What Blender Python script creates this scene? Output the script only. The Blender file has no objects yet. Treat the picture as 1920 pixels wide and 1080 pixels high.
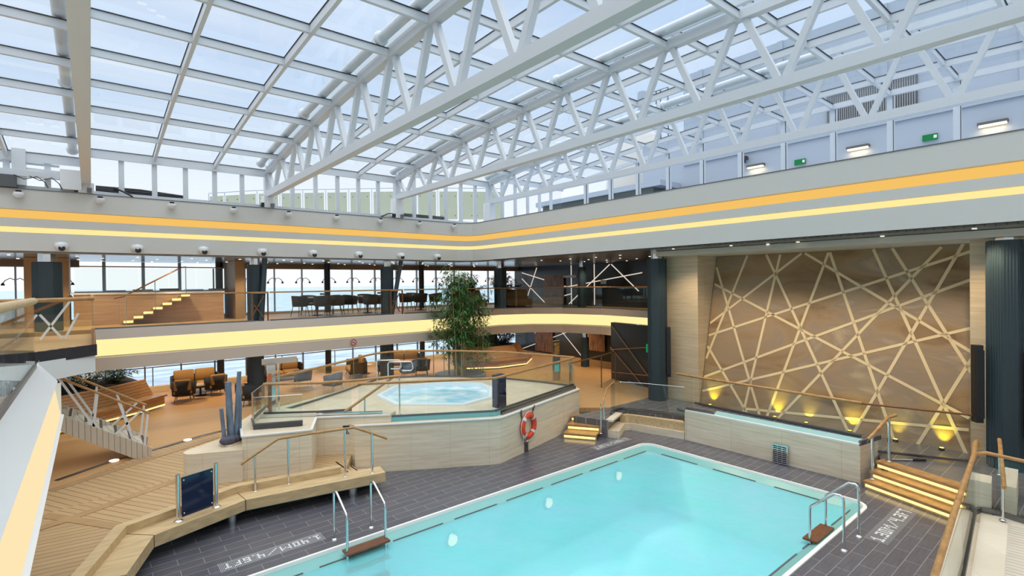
import bpy, math, random
from mathutils import Vector, Matrix
R = math.radians
rnd = random.Random(7)
sc = bpy.context.scene
col = sc.collection

# ------------------------------------------------------------------ camera, sky, light, exposure
YAW, PITCH, ROLL = 0.68782263, -0.00790566, -0.01170774
def camera():
    cy, sy, cp, sp = math.cos(YAW), math.sin(YAW), math.cos(PITCH), math.sin(PITCH)
    f = Vector((sy*cp, cy*cp, sp)); r = Vector((cy, -sy, 0)); u = r.cross(f)
    cr, sr = math.cos(ROLL), math.sin(ROLL)
    r2 = cr*r + sr*u; u2 = -sr*r + cr*u
    cd = bpy.data.cameras.new('camera'); cd.lens = 961.04/1920*36; cd.sensor_width = 36
    cd.clip_end = 30000; cd.clip_start = 0.05
    o = bpy.data.objects.new('camera', cd); col.objects.link(o)
    m = Matrix((r2, u2, -f)).transposed().to_4x4(); m.translation = (0, 0, 4.3)
    o.matrix_world = m; sc.camera = o
camera()

def world():
    w = bpy.data.worlds.new('sky'); sc.world = w; w.use_nodes = True
    nt = w.node_tree; nt.nodes.clear()
    out = nt.nodes.new('ShaderNodeOutputWorld'); bg = nt.nodes.new('ShaderNodeBackground')
    tc = nt.nodes.new('ShaderNodeTexCoord'); sep = nt.nodes.new('ShaderNodeSeparateXYZ')
    ramp = nt.nodes.new('ShaderNodeValToRGB'); no = nt.nodes.new('ShaderNodeTexNoise')
    mp = nt.nodes.new('ShaderNodeMapping'); mp.inputs['Scale'].default_value = (1, 1, 5)
    mix = nt.nodes.new('ShaderNodeMix'); mix.data_type = 'RGBA'
    cr2 = nt.nodes.new('ShaderNodeValToRGB')
    e = ramp.color_ramp.elements
    e[0].position = 0.0; e[0].color = (1.0, 1.0, 1.0, 1)
    e[1].position = 1.0; e[1].color = (1.0, 1.0, 1.0, 1)
    for p, c in ((0.05, (1.0, 1.0, 1.0)), (0.16, (0.83, 0.90, 0.98)), (0.30, (0.60, 0.735, 0.92)), (0.48, (0.52, 0.67, 0.90)), (0.62, (0.95, 0.98, 1.0))):
        x = e.new(p); x.color = (*c, 1)
    nt.links.new(tc.outputs['Generated'], sep.inputs[0]); nt.links.new(sep.outputs['Z'], ramp.inputs[0])
    nt.links.new(tc.outputs['Generated'], mp.inputs[0]); nt.links.new(mp.outputs[0], no.inputs['Vector'])
    no.inputs['Scale'].default_value = 1.6; no.inputs['Detail'].default_value = 5
    cr2.color_ramp.elements[0].position = 0.42; cr2.color_ramp.elements[1].position = 0.7
    cr2.color_ramp.elements[0].color = (0, 0, 0, 1); cr2.color_ramp.elements[1].color = (0.55, 0.55, 0.55, 1)
    nt.links.new(no.outputs['Fac'], cr2.inputs[0]); nt.links.new(cr2.outputs[0], mix.inputs['Factor'])
    nt.links.new(ramp.outputs[0], mix.inputs['A']); mix.inputs['B'].default_value = (0.92, 0.95, 1.0, 1)
    nt.links.new(mix.outputs['Result'], bg.inputs['Color'])
    # veiled sky: the cloud overhead is brighter than the band near the horizon
    mr = nt.nodes.new('ShaderNodeMapRange'); mr.interpolation_type = 'SMOOTHSTEP'
    mr.inputs['From Min'].default_value = 0.48; mr.inputs['From Max'].default_value = 0.85; mr.inputs['To Min'].default_value = 1.12; mr.inputs['To Max'].default_value = 2.9
    nt.links.new(sep.outputs['Z'], mr.inputs['Value']); nt.links.new(mr.outputs[0], bg.inputs['Strength'])
    nt.links.new(bg.outputs[0], out.inputs[0])
world()

def lamp(kind, name, loc, energy, color, rot=(0, 0, 0), **kw):
    d = bpy.data.lights.new(name, kind); d.energy = energy; d.color = color
    for k, v in kw.items(): setattr(d, k, v)
    o = bpy.data.objects.new(name, d); col.objects.link(o); o.location = loc; o.rotation_euler = rot
    return o

vs = sc.view_settings
sc.display_settings.display_device = 'sRGB'
vs.view_transform = 'Standard'; vs.look = 'None'; vs.gamma = 1; vs.use_curve_mapping = False; vs.exposure = 0.0
cy_ = sc.cycles
cy_.transparent_max_bounces = 48; cy_.max_bounces = 9; cy_.diffuse_bounces = 4; cy_.glossy_bounces = 4
cy_.sample_clamp_indirect = 6; cy_.use_denoising = True; cy_.caustics_reflective = False; cy_.caustics_refractive = False

# ------------------------------------------------------------------ materials
def nmat(name):
    m = bpy.data.materials.new(name); m.use_nodes = True
    return m, m.node_tree, m.node_tree.nodes['Principled BSDF']
def mat(name, c, rough=0.5, metal=0.0, emit=None, es=0.0, bump=0.0, bscale=20, var=0.0, vscale=3, stretch=(1, 1, 1), spec=0.5):
    m, nt, p = nmat(name)
    p.inputs['Base Color'].default_value = (*c, 1); p.inputs['Roughness'].default_value = rough; p.inputs['Metallic'].default_value = metal
    p.inputs['Specular IOR Level'].default_value = spec
    if emit: p.inputs['Emission Color'].default_value = (*emit, 1); p.inputs['Emission Strength'].default_value = es
    if var or bump:
        tc = nt.nodes.new('ShaderNodeTexCoord'); mp = nt.nodes.new('ShaderNodeMapping'); mp.inputs['Scale'].default_value = stretch
        nt.links.new(tc.outputs['Object'], mp.inputs[0])
        no = nt.nodes.new('ShaderNodeTexNoise'); nt.links.new(mp.outputs[0], no.inputs['Vector'])
        no.inputs['Scale'].default_value = vscale if var else bscale; no.inputs['Detail'].default_value = 6
        if var:
            rp = nt.nodes.new('ShaderNodeValToRGB'); e = rp.color_ramp.elements
            e[0].position = 0.3; e[1].position = 0.7
            e[0].color = (*[max(0, x*(1-var)) for x in c], 1); e[1].color = (*[min(1, x*(1+var)) for x in c], 1)
            nt.links.new(no.outputs['Fac'], rp.inputs[0]); nt.links.new(rp.outputs[0], p.inputs['Base Color'])
        if bump:
            b = nt.nodes.new('ShaderNodeBump'); b.inputs['Strength'].default_value = bump; b.inputs['Distance'].default_value = 0.02
            nt.links.new(no.outputs['Fac'], b.inputs['Height']); nt.links.new(b.outputs[0], p.inputs['Normal'])
    return m
def glass(name, tint, refl=1.0, rough=0.0):
    m = bpy.data.materials.new(name); m.use_nodes = True; nt = m.node_tree; nt.nodes.clear()
    out = nt.nodes.new('ShaderNodeOutputMaterial'); mix = nt.nodes.new('ShaderNodeMixShader')
    t = nt.nodes.new('ShaderNodeBsdfTransparent'); g = nt.nodes.new('ShaderNodeBsdfGlossy'); fr = nt.nodes.new('ShaderNodeFresnel')
    mul = nt.nodes.new('ShaderNodeMath'); mul.operation = 'MULTIPLY'; mul.inputs[1].default_value = refl
    fr.inputs['IOR'].default_value = 1.45; t.inputs[0].default_value = (*tint, 1); g.inputs['Roughness'].default_value = rough
    geo = nt.nodes.new('ShaderNodeNewGeometry'); bf = nt.nodes.new('ShaderNodeMath'); bf.operation = 'MULTIPLY_ADD'
    # entering and leaving a thin pane look alike: same IOR both ways
    bf.inputs[1].default_value = 1/1.45 - 1.45; bf.inputs[2].default_value = 1.45
    nt.links.new(geo.outputs['Backfacing'], bf.inputs[0]); nt.links.new(bf.outputs[0], fr.inputs['IOR'])
    nt.links.new(fr.outputs[0], mul.inputs[0]); nt.links.new(mul.outputs[0], mix.inputs[0])
    nt.links.new(t.outputs[0], mix.inputs[1]); nt.links.new(g.outputs[0], mix.inputs[2]); nt.links.new(mix.outputs[0], out.inputs[0])
    return m
def emat(name, c, s):
    m = bpy.data.materials.new(name); m.use_nodes = True; nt = m.node_tree; nt.nodes.clear()
    out = nt.nodes.new('ShaderNodeOutputMaterial'); e = nt.nodes.new('ShaderNodeEmission')
    e.inputs[0].default_value = (*c, 1); e.inputs[1].default_value = s; nt.links.new(e.outputs[0], out.inputs[0])
    return m
def brickmat(name, c1, c2, cm, bw, rh, mortar, rot=0.0, rough=0.35, var=0.25, offset=0.5, spec=0.5, grain=(1.5, 14, 1.5)):
    """Boards or tiles laid along a direction turned by rot about z."""
    m, nt, p = nmat(name); p.inputs['Roughness'].default_value = rough; p.inputs['Specular IOR Level'].default_value = spec
    tc = nt.nodes.new('ShaderNodeTexCoord'); mp = nt.nodes.new('ShaderNodeMapping'); mp.vector_type = 'TEXTURE'
    mp.inputs['Rotation'].default_value = (0, 0, rot)
    br = nt.nodes.new('ShaderNodeTexBrick'); br.offset = offset
    br.inputs['Scale'].default_value = 1; br.inputs['Brick Width'].default_value = bw; br.inputs['Row Height'].default_value = rh
    br.inputs['Mortar Size'].default_value = mortar; br.inputs['Mortar Smooth'].default_value = 0.1; br.inputs['Bias'].default_value = 0
    br.inputs['Color1'].default_value = (*c1, 1); br.inputs['Color2'].default_value = (*c2, 1); br.inputs['Mortar'].default_value = (*cm, 1)
    no = nt.nodes.new('ShaderNodeTexNoise'); m2 = nt.nodes.new('ShaderNodeMapping'); m2.inputs['Scale'].default_value = grain
    no.inputs['Scale'].default_value = 2.2; no.inputs['Detail'].default_value = 6
    mr = nt.nodes.new('ShaderNodeMapRange'); mr.inputs['To Min'].default_value = 1-var; mr.inputs['To Max'].default_value = 1+var
    mu = nt.nodes.new('ShaderNodeMix'); mu.data_type = 'RGBA'; mu.blend_type = 'MULTIPLY'; mu.inputs['Factor'].default_value = 1
    L = nt.links.new
    L(tc.outputs['Object'], mp.inputs[0]); L(mp.outputs[0], br.inputs['Vector']); L(mp.outputs[0], m2.inputs[0]); L(m2.outputs[0], no.inputs['Vector'])
    L(no.outputs['Fac'], mr.inputs['Value']); L(br.outputs['Color'], mu.inputs['A']); L(mr.outputs[0], mu.inputs['B']); L(mu.outputs['Result'], p.inputs['Base Color'])
    return m
def stonemat(name, ca, cb, sx=0.6, sz=9.0, joints=True, rough=0.4, jw=1.25, jh=0.62):
    """Honed travertine: horizontal veins, thin slab joints."""
    m, nt, p = nmat(name); p.inputs['Roughness'].default_value = rough
    L = nt.links.new
    tc = nt.nodes.new('ShaderNodeTexCoord'); mp = nt.nodes.new('ShaderNodeMapping'); mp.inputs['Scale'].default_value = (sx, sx, sz)
    no = nt.nodes.new('ShaderNodeTexNoise'); no.inputs['Scale'].default_value = 1.6; no.inputs['Detail'].default_value = 9; no.inputs['Roughness'].default_value = 0.62; no.inputs['Distortion'].default_value = 0.5
    rp = nt.nodes.new('ShaderNodeValToRGB'); e = rp.color_ramp.elements; e[0].position = 0.28; e[1].position = 0.68; e[0].color = (*cb, 1); e[1].color = (*ca, 1)
    L(tc.outputs['Object'], mp.inputs[0]); L(mp.outputs[0], no.inputs['Vector']); L(no.outputs['Fac'], rp.inputs[0])
    if joints:
        sp = nt.nodes.new('ShaderNodeSeparateXYZ'); ad = nt.nodes.new('ShaderNodeMath'); ad.operation = 'SUBTRACT'; cb_ = nt.nodes.new('ShaderNodeCombineXYZ')
        L(tc.outputs['Object'], sp.inputs[0]); L(sp.outputs['X'], ad.inputs[0]); L(sp.outputs['Y'], ad.inputs[1]); L(ad.outputs[0], cb_.inputs['X']); L(sp.outputs['Z'], cb_.inputs['Y'])
        br = nt.nodes.new('ShaderNodeTexBrick'); br.offset = 0; br.inputs['Scale'].default_value = 1; br.inputs['Brick Width'].default_value = jw; br.inputs['Row Height'].default_value = jh
        br.inputs['Mortar Size'].default_value = 0.004; br.inputs['Color1'].default_value = (1, 1, 1, 1); br.inputs['Color2'].default_value = (0.93, 0.93, 0.92, 1); br.inputs['Mortar'].default_value = (0.72, 0.68, 0.62, 1)
        mu = nt.nodes.new('ShaderNodeMix'); mu.data_type = 'RGBA'; mu.blend_type = 'MULTIPLY'; mu.inputs['Factor'].default_value = 1
        L(cb_.outputs[0], br.inputs['Vector']); L(rp.outputs[0], mu.inputs['A']); L(br.outputs['Color'], mu.inputs['B']); L(mu.outputs['Result'], p.inputs['Base Color'])
    else:
        L(rp.outputs[0], p.inputs['Base Color'])
    return m

WHITE = mat('white_paint', (0.80, 0.82, 0.84), 0.35)
CREAM = mat('cream_paint', (0.64, 0.635, 0.60), 0.5)
SOFF = mat('warm_grey_paint', (0.60, 0.54, 0.47), 0.6)
STEELW = mat('white_roof_steel', (0.66, 0.70, 0.74), 0.4)
SEAL = mat('black_rubber_seal', (0.015, 0.017, 0.022), 0.5)
CHROME = mat('polished_steel', (0.74, 0.75, 0.76), 0.13, 1.0)
DSTEEL = mat('dark_brushed_steel', (0.20, 0.20, 0.21), 0.3, 0.9)
TEAK = mat('oiled_teak', (0.44, 0.235, 0.085), 0.38, var=0.28, vscale=3, stretch=(2, 2, 14))
TEAKL = mat('pale_teak', (0.60, 0.43, 0.23), 0.5, var=0.16, vscale=2.5, stretch=(1.2, 6, 6))
TEAKD = mat('dark_teak_panel', (0.20, 0.085, 0.03), 0.4, var=0.3, vscale=2, stretch=(1, 1, 10))
def vertical(m):
    # rows run level up a wall: use height for the row direction
    nt = m.node_tree; tc = [n for n in nt.nodes if n.type == 'TEX_COORD'][0]; mp = [n for n in nt.nodes if n.type == 'MAPPING' and n.vector_type == 'TEXTURE'][0]
    sp = nt.nodes.new('ShaderNodeSeparateXYZ'); cb = nt.nodes.new('ShaderNodeCombineXYZ'); ad = nt.nodes.new('ShaderNodeMath')
    nt.links.new(tc.outputs['Object'], sp.inputs[0]); nt.links.new(sp.outputs['X'], ad.inputs[0]); nt.links.new(sp.outputs['Y'], ad.inputs[1])
    nt.links.new(ad.outputs[0], cb.inputs['X']); nt.links.new(sp.outputs['Z'], cb.inputs['Y']); nt.links.new(cb.outputs[0], mp.inputs[0]); return m
BENCHW = vertical(brickmat('slatted_teak', (0.56, 0.31, 0.13), (0.51, 0.27, 0.11), (0.16, 0.07, 0.03), 2.4, 0.085, 0.006, rough=0.4))
COLUMN = mat('dark_slate_blue_cladding', (0.034, 0.056, 0.068), 0.4)
BLACK = mat('black_metal', (0.012, 0.012, 0.015), 0.4)
DARKW = mat('charcoal_wall_panel', (0.030, 0.036, 0.040), 0.22)
TILE = brickmat('slate_tile', (0.118, 0.115, 0.133), (0.098, 0.095, 0.115), (0.27, 0.27, 0.28), 0.66, 0.205, 0.005, rough=0.2, var=0.3)
TILEB = brickmat('wide_slate_tile', (0.155, 0.145, 0.148), (0.135, 0.125, 0.13), (0.34, 0.33, 0.33), 0.9, 0.30, 0.006, rough=0.27, var=0.2)
DECKS = {}
def deckmat(rot):
    k = round(rot, 2)
    if k not in DECKS:
        DECKS[k] = brickmat('teak_deck', (0.55, 0.365, 0.185), (0.50, 0.325, 0.16), (0.16, 0.095, 0.045), 40, 0.135, 0.007, rot=rot, rough=0.5, var=0.16)
    return DECKS[k]
DECKB = mat('teak_border_board', (0.43, 0.265, 0.125), 0.5, var=0.12)
LOUNGEF = brickmat('lounge_teak', (0.62, 0.36, 0.155), (0.59, 0.335, 0.14), (0.46, 0.26, 0.11), 40, 0.10, 0.004, rough=0.45, var=0.1)
PALEB = brickmat('bleached_boards', (0.66, 0.59, 0.49), (0.62, 0.55, 0.45), (0.28, 0.24, 0.2), 40, 0.10, 0.006, rot=R(97), rough=0.5, var=0.1)
TRAV = stonemat('honed_travertine', (0.88, 0.78, 0.61), (0.68, 0.56, 0.405))
TRAVL = stonemat('pale_travertine', (0.84, 0.75, 0.61), (0.68, 0.58, 0.45), jw=1.0, jh=3)
TRAVT = stonemat('travertine_paving', (0.80, 0.68, 0.51), (0.64, 0.52, 0.36), sx=0.9, sz=0.9, joints=False)
LIP = mat('white_stone_lip', (0.84, 0.83, 0.80), 0.4)
TRAVW = stonemat('bar_front_stone', (0.60, 0.37, 0.20), (0.42, 0.24, 0.115), jw=40, jh=40)
INLAY = mat('pale_stone_inlay', (0.76, 0.61, 0.38), 0.45)
GLASS = glass('clear_glass', (0.955, 0.985, 0.975), 0.9)
ROOFG = glass('roof_glass', (0.93, 0.965, 0.985), 0.85)
WING = glass('window_glass', (0.97, 0.98, 0.985), 0.8)
FROST = glass('frosted_green_glass', (0.70, 0.73, 0.64), 0.5, 0.2)
TEALG = mat('teal_glass_and_reflection', (0.20, 0.46, 0.47), 0.08)  # on the tub platform this teal is the pool's reflection put into colour
BLUEG = mat('dark_blue_glass', (0.006, 0.016, 0.055), 0.07)
DGLASS = mat('black_smoked_glass', (0.05, 0.05, 0.058), 0.08)
POOLW = mat('aqua_pool_tile', (0.40, 0.80, 0.84), 0.5)
GUTTER = mat('teal_gutter_tile', (0.20, 0.47, 0.45), 0.3)
TUBW = mat('white_acrylic', (0.86, 0.90, 0.93), 0.3)
CUSH = mat('tan_cushion', (0.36, 0.215, 0.085), 0.85, bump=0.1, bscale=60)
WICK = mat('black_woven_rope', (0.018, 0.017, 0.018), 0.7, bump=0.6, bscale=45)
WICKB = mat('dark_brown_wicker', (0.034, 0.022, 0.014), 0.7, bump=0.6, bscale=60)
GREYF = mat('blue_grey_upholstery', (0.16, 0.19, 0.24), 0.8)
TABLET = mat('pale_table_top', (0.58, 0.52, 0.46), 0.35)
LEAF = mat('bamboo_leaf', (0.075, 0.20, 0.05), 0.5, var=0.45, vscale=3)
LEAFD = mat('dark_palm_leaf', (0.028, 0.065, 0.020), 0.5, var=0.4, vscale=4)
CULM = mat('bamboo_cane', (0.42, 0.34, 0.16), 0.5, var=0.2, vscale=5)
SOIL = mat('dark_soil', (0.035, 0.025, 0.018), 0.9)
RED = mat('orange_red_foam', (0.78, 0.075, 0.025), 0.5)
TAPE = mat('silver_reflective_tape', (0.72, 0.70, 0.68), 0.35)
SCULP = mat('blue_grey_ceramic', (0.155, 0.205, 0.275), 0.42, var=0.35, vscale=7, stretch=(1, 1, .35))
ROCK = mat('dark_violet_rock', (0.075, 0.072, 0.105), 0.55, var=0.4, vscale=8, bump=0.5)
CEILB = brickmat('grey_ceiling_strip', (0.30, 0.33, 0.36), (0.28, 0.31, 0.34), (0.10, 0.11, 0.12), 60, 0.16, 0.012, rough=0.18, var=0.05)
CEILD = brickmat('dark_wood_ceiling', (0.085, 0.072, 0.058), (0.072, 0.06, 0.05), (0.02, 0.018, 0.016), 60, 0.15, 0.012, rough=0.25, var=0.15)
SHIP = mat('ship_white', (0.40, 0.455, 0.53), 0.4)
SHIPG = mat('ship_louvre_grey', (0.10, 0.105, 0.11), 0.6)
AMBER = emat('amber_cove_glow', (0.95, 0.56, 0.14), 0.97)  # cove backs lit by hidden LEDs, that light put in as emission
YELLOW = emat('warm_cove_glow', (1.0, 0.74, 0.30), 1.15)
YELLOWB = emat('bright_yellow_cove_glow', (1.0, 0.82, 0.36), 1.12)
LED = emat('led_strip', (1.0, 0.72, 0.22), 2.2)
DOWN = emat('downlight_lens', (1.0, 0.88, 0.68), 4.0)
WLAMP = emat('wall_lamp_lens', (1.0, 0.76, 0.42), 3.0)
SIGNW = mat('sign_white', (0.82, 0.82, 0.80), 0.5)
SIGNR = mat('sign_red', (0.55, 0.03, 0.03), 0.5)
SIGNG = emat('exit_sign_green', (0.02, 0.30, 0.10), 0.7)
MOSA = mat('white_mosaic', (0.80, 0.80, 0.80), 0.4)
MOSG = mat('grey_mosaic', (0.32, 0.32, 0.34), 0.4)
STRIP = emat('pale_light_strip', (1.0, 0.86, 0.72), 0.75)
COPPER = mat('rusted_copper_panel', (0.30, 0.15, 0.075), 0.5, var=0.7, vscale=4, stretch=(3, 3, 0.5))

def mural_material():
    m, nt, p = nmat('brown_stone_mural'); p.inputs['Roughness'].default_value = 0.42
    L = nt.links.new
    tc = nt.nodes.new('ShaderNodeTexCoord'); mp = nt.nodes.new('ShaderNodeMapping'); mp.inputs['Rotation'].default_value = (R(35), 0, 0); mp.inputs['Scale'].default_value = (1, .5, 1.3)
    n1 = nt.nodes.new('ShaderNodeTexNoise'); n1.inputs['Scale'].default_value = 0.75; n1.inputs['Detail'].default_value = 8; n1.inputs['Distortion'].default_value = 1.4
    rp = nt.nodes.new('ShaderNodeValToRGB'); e = rp.color_ramp.elements
    e[0].position = 0.28; e[0].color = (0.13, 0.066, 0.024, 1); e[1].position = 0.74; e[1].color = (0.52, 0.39, 0.255, 1)
    for q, c in ((0.42, (0.30, 0.19, 0.095)), (0.52, (0.34, 0.235, 0.14)), (0.60, (0.29, 0.215, 0.15))):
        x = e.new(q); x.color = (*c, 1)
    L(tc.outputs['Object'], mp.inputs[0]); L(mp.outputs[0], n1.inputs['Vector']); L(n1.outputs['Fac'], rp.inputs[0]); L(rp.outputs[0], p.inputs['Base Color'])
    return m
MURAL = mural_material()

def water_material(name, tint, bump, scale, refl=1.0, emit=None):
    m = glass(name, tint, refl); nt = m.node_tree
    tc = nt.nodes.new('ShaderNodeTexCoord'); no = nt.nodes.new('ShaderNodeTexNoise'); no.inputs['Scale'].default_value = scale; no.inputs['Detail'].default_value = 3
    b = nt.nodes.new('ShaderNodeBump'); b.inputs['Strength'].default_value = bump; b.inputs['Distance'].default_value = 0.05
    nt.links.new(tc.outputs['Object'], no.inputs['Vector']); nt.links.new(no.outputs['Fac'], b.inputs['Height'])
    for n in nt.nodes:
        if n.type in ('FRESNEL', 'BSDF_GLOSSY'): nt.links.new(b.outputs[0], n.inputs['Normal'])
    return m
WATER = water_material('pool_water', (0.80, 0.98, 0.985), 0.35, 2.6, 0.9)
def cloudy(m, c, f):
    # rippled pool water scatters part of the light back, so the basin below shows softened
    nt = m.node_tree; mix = [n for n in nt.nodes if n.type == 'MIX_SHADER'][0]; t = [n for n in nt.nodes if n.type == 'BSDF_TRANSPARENT'][0]
    d = nt.nodes.new('ShaderNodeBsdfDiffuse'); d.inputs[0].default_value = (*c, 1); m2 = nt.nodes.new('ShaderNodeMixShader'); m2.inputs[0].default_value = f
    tc = nt.nodes.new('ShaderNodeTexCoord'); no = nt.nodes.new('ShaderNodeTexNoise'); no.inputs['Scale'].default_value = .55; no.inputs['Detail'].default_value = 6; no.inputs['Roughness'].default_value = .65
    rp = nt.nodes.new('ShaderNodeValToRGB'); e = rp.color_ramp.elements; e[0].position = .35; e[1].position = .65
    e[0].color = (c[0]*.86, c[1]*1.03, c[2]*.94, 1); e[1].color = (c[0]*1.16, c[1]*.985, min(1, c[2]*1.06), 1)
    nt.links.new(tc.outputs['Object'], no.inputs['Vector']); nt.links.new(no.outputs['Fac'], rp.inputs[0]); nt.links.new(rp.outputs[0], d.inputs[0])
    nt.links.new(t.outputs[0], m2.inputs[1]); nt.links.new(d.outputs[0], m2.inputs[2]); nt.links.new(m2.outputs[0], mix.inputs[1])
cloudy(WATER, (0.33, 0.80, 0.88), 0.50)
def sea_material():
    m, nt, p = nmat('open_sea'); p.inputs['Roughness'].default_value = 0.3
    L = nt.links.new
    tc = nt.nodes.new('ShaderNodeTexCoord'); mp = nt.nodes.new('ShaderNodeMapping'); mp.inputs['Scale'].default_value = (0.05, 0.16, 1); mp.inputs['Rotation'].default_value = (0, 0, R(39))
    no = nt.nodes.new('ShaderNodeTexNoise'); no.inputs['Scale'].default_value = 1.5; no.inputs['Detail'].default_value = 9; no.inputs['Roughness'].default_value = 0.6
    b = nt.nodes.new('ShaderNodeBump'); b.inputs['Strength'].default_value = 0.9; b.inputs['Distance'].default_value = 2.0
    L(tc.outputs['Object'], mp.inputs[0]); L(mp.outputs[0], no.inputs['Vector']); L(no.outputs['Fac'], b.inputs['Height']); L(b.outputs[0], p.inputs['Normal'])
    rp = nt.nodes.new('ShaderNodeValToRGB'); e = rp.color_ramp.elements; e[0].position = .35; e[1].position = .62; e[0].color = (0.22, 0.33, 0.43, 1); e[1].color = (0.55, 0.68, 0.78, 1)
    L(no.outputs['Fac'], rp.inputs[0]); L(rp.outputs[0], p.inputs['Base Color'])
    return m
SEA = sea_material()

# ------------------------------------------------------------------ mesh helpers
class MB:
    def __init__(s): s.v = []; s.f = []; s.m = []; s.smooth = []
    def add(s, vs, fs, mi=0, sm=False):
        b = len(s.v); s.v += [tuple(v) for v in vs]
        for f in fs: s.f.append(tuple(b+i for i in f)); s.m.append(mi); s.smooth.append(sm)
        return s
    def box(s, x0, y0, z0, x1, y1, z1, mi=0):
        return s.prism([(x0, y0), (x1, y0), (x1, y1), (x0, y1)], z0, z1, mi)
    def prism(s, poly, z0, z1, mi=0):
        n = len(poly)
        a = sum(poly[i][0]*poly[(i+1) % n][1]-poly[(i+1) % n][0]*poly[i][1] for i in range(n))
        if a < 0: poly = poly[::-1]
        vs = [(p[0], p[1], z0) for p in poly]+[(p[0], p[1], z1) for p in poly]
        fs = [tuple(range(n-1, -1, -1)), tuple(range(n, 2*n))]+[(i, (i+1) % n, n+(i+1) % n, n+i) for i in range(n)]
        return s.add(vs, fs, mi)
    def bar(s, a, b, w, h, up=(0, 0, 1), mi=0, roll=None):
        """Square bar from a to b, w across, h along up."""
        a, b, up = Vector(a), Vector(b), Vector(up); d = (b-a).normalized()
        x = d.cross(up)
        if x.length < 1e-4: x = d.cross(Vector((1, 0, 0)))
        x.normalize(); y = x.cross(d).normalized()
        vs = [p+x*i*w/2+y*j*h/2 for p in (a, b) for i, j in ((-1, -1), (1, -1), (1, 1), (-1, 1))]
        return s.add(vs, [(3, 2, 1, 0), (4, 5, 6, 7), (0, 1, 5, 4), (1, 2, 6, 5), (2, 3, 7, 6), (3, 0, 4, 7)], mi)
    def tube(s, pts, r, n=10, mi=0, caps=True, flat=None):
        pts = [Vector(p) for p in pts]; rings = []; k = len(pts)
        rs = r if isinstance(r, (list, tuple)) else [r]*k
        ref = None
        for i, p in enumerate(pts):
            d = (pts[min(i+1, k-1)]-pts[max(i-1, 0)]).normalized()
            if ref is None:
                ref = Vector((0, 0, 1)) if abs(d.z) < 0.9 else Vector((1, 0, 0))
            x = d.cross(ref)
            if x.length < 1e-4: x = d.cross(Vector((0, 1, 0)))
            x.normalize(); y = x.cross(d).normalized(); ref = y
            fy = flat if flat else 1
            rings.append([p+(x*math.cos(2*math.pi*j/n)+y*math.sin(2*math.pi*j/n)*fy)*rs[i] for j in range(n)])
        vs = [v for g in rings for v in g]
        fs = [(i*n+j, i*n+(j+1) % n, (i+1)*n+(j+1) % n, (i+1)*n+j) for i in range(k-1) for j in range(n)]
        s.add(vs, fs, mi, True)
        if caps: s.add(rings[0], [tuple(range(n-1, -1, -1))], mi); s.add(rings[-1], [tuple(range(n))], mi)
        return s
    def lathe(s, prof, c=(0, 0, 0), n=16, mi=0, axis='z', sm=True):
        vs = []
        for r, h in prof:
            for j in range(n):
                a = 2*math.pi*j/n; p = (r*math.cos(a), r*math.sin(a), h)
                if axis == 'y': p = (p[0], -p[2], p[1])
                if axis == 'x': p = (-p[2], p[1], p[0])
                vs.append((c[0]+p[0], c[1]+p[1], c[2]+p[2]))
        k = len(prof)
        fs = [(i*n+j, i*n+(j+1) % n, (i+1)*n+(j+1) % n, (i+1)*n+j) for i in range(k-1) for j in range(n)]
        s.add(vs, fs, mi, sm)
        s.add(vs[:n], [tuple(range(n-1, -1, -1))], mi); s.add(vs[-n:], [tuple(range(n))], mi)
        return s
    def quad(s, a, b, c, d, mi=0): return s.add([a, b, c, d], [(0, 1, 2, 3)], mi)
    def sphere(s, c, r, n=12, mi=0, sc_=(1, 1, 1), cut=None):
        prof = []
        for i in range(n//2+1):
            t = math.pi*i/(n//2); z = -math.cos(t)
            prof.append((max(math.sin(t), 1e-3), z))
        vs = []
        for rr, h in prof:
            for j in range(n):
                a = 2*math.pi*j/n; vs.append((c[0]+rr*math.cos(a)*r*sc_[0], c[1]+rr*math.sin(a)*r*sc_[1], c[2]+h*r*sc_[2]))
        k = len(prof)
        s.add(vs, [(i*n+j, i*n+(j+1) % n, (i+1)*n+(j+1) % n, (i+1)*n+j) for i in range(k-1) for j in range(n)], mi, True)
        return s
    def build(s, name, m, parent=None, **props):
        off = Vector((0, 0, 0)); p = parent
        while p is not None: off += p.location; p = p.parent
        me = bpy.data.meshes.new(name)
        me.from_pydata([tuple(Vector(v)-off) for v in s.v], [], s.f)
        for x in (m if isinstance(m, (list, tuple)) else [m]): me.materials.append(x)
        for i, pl in enumerate(me.polygons): pl.material_index = s.m[i]; pl.use_smooth = s.smooth[i]
        me.update()
        o = bpy.data.objects.new(name, me); col.objects.link(o)
        if parent is not None: o.parent = parent
        for k, v in props.items(): o[k] = v
        return o
def thing(name, label, cat, loc=(0, 0, 0), group=None, kind=None):
    o = bpy.data.objects.new(name, None); col.objects.link(o); o.location = loc; o.empty_display_size = 0.1
    return tag(o, label, cat, group, kind)
def tag(o, label, cat, group=None, kind=None):
    o['label'] = label; o['category'] = cat
    if group: o['group'] = group
    if kind: o['kind'] = kind
    return o
def dup(root, loc, rz, label, group=None):
    r = root.copy(); col.objects.link(r); r.location = loc; r.rotation_euler = (0, 0, rz); r['label'] = label
    if group: r['group'] = group
    for ch in list(root.children):
        c = ch.copy(); col.objects.link(c); c.parent = r
        for g in list(ch.children):
            d = g.copy(); col.objects.link(d); d.parent = c
    return r
ORD = 'first second third fourth fifth sixth seventh eighth ninth tenth eleventh twelfth thirteenth fourteenth fifteenth sixteenth seventeenth eighteenth nineteenth twentieth twenty-first twenty-second twenty-third twenty-fourth'.split()
def lerp(a, b, t): return tuple(x+(y-x)*t for x, y in zip(a, b))
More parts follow.
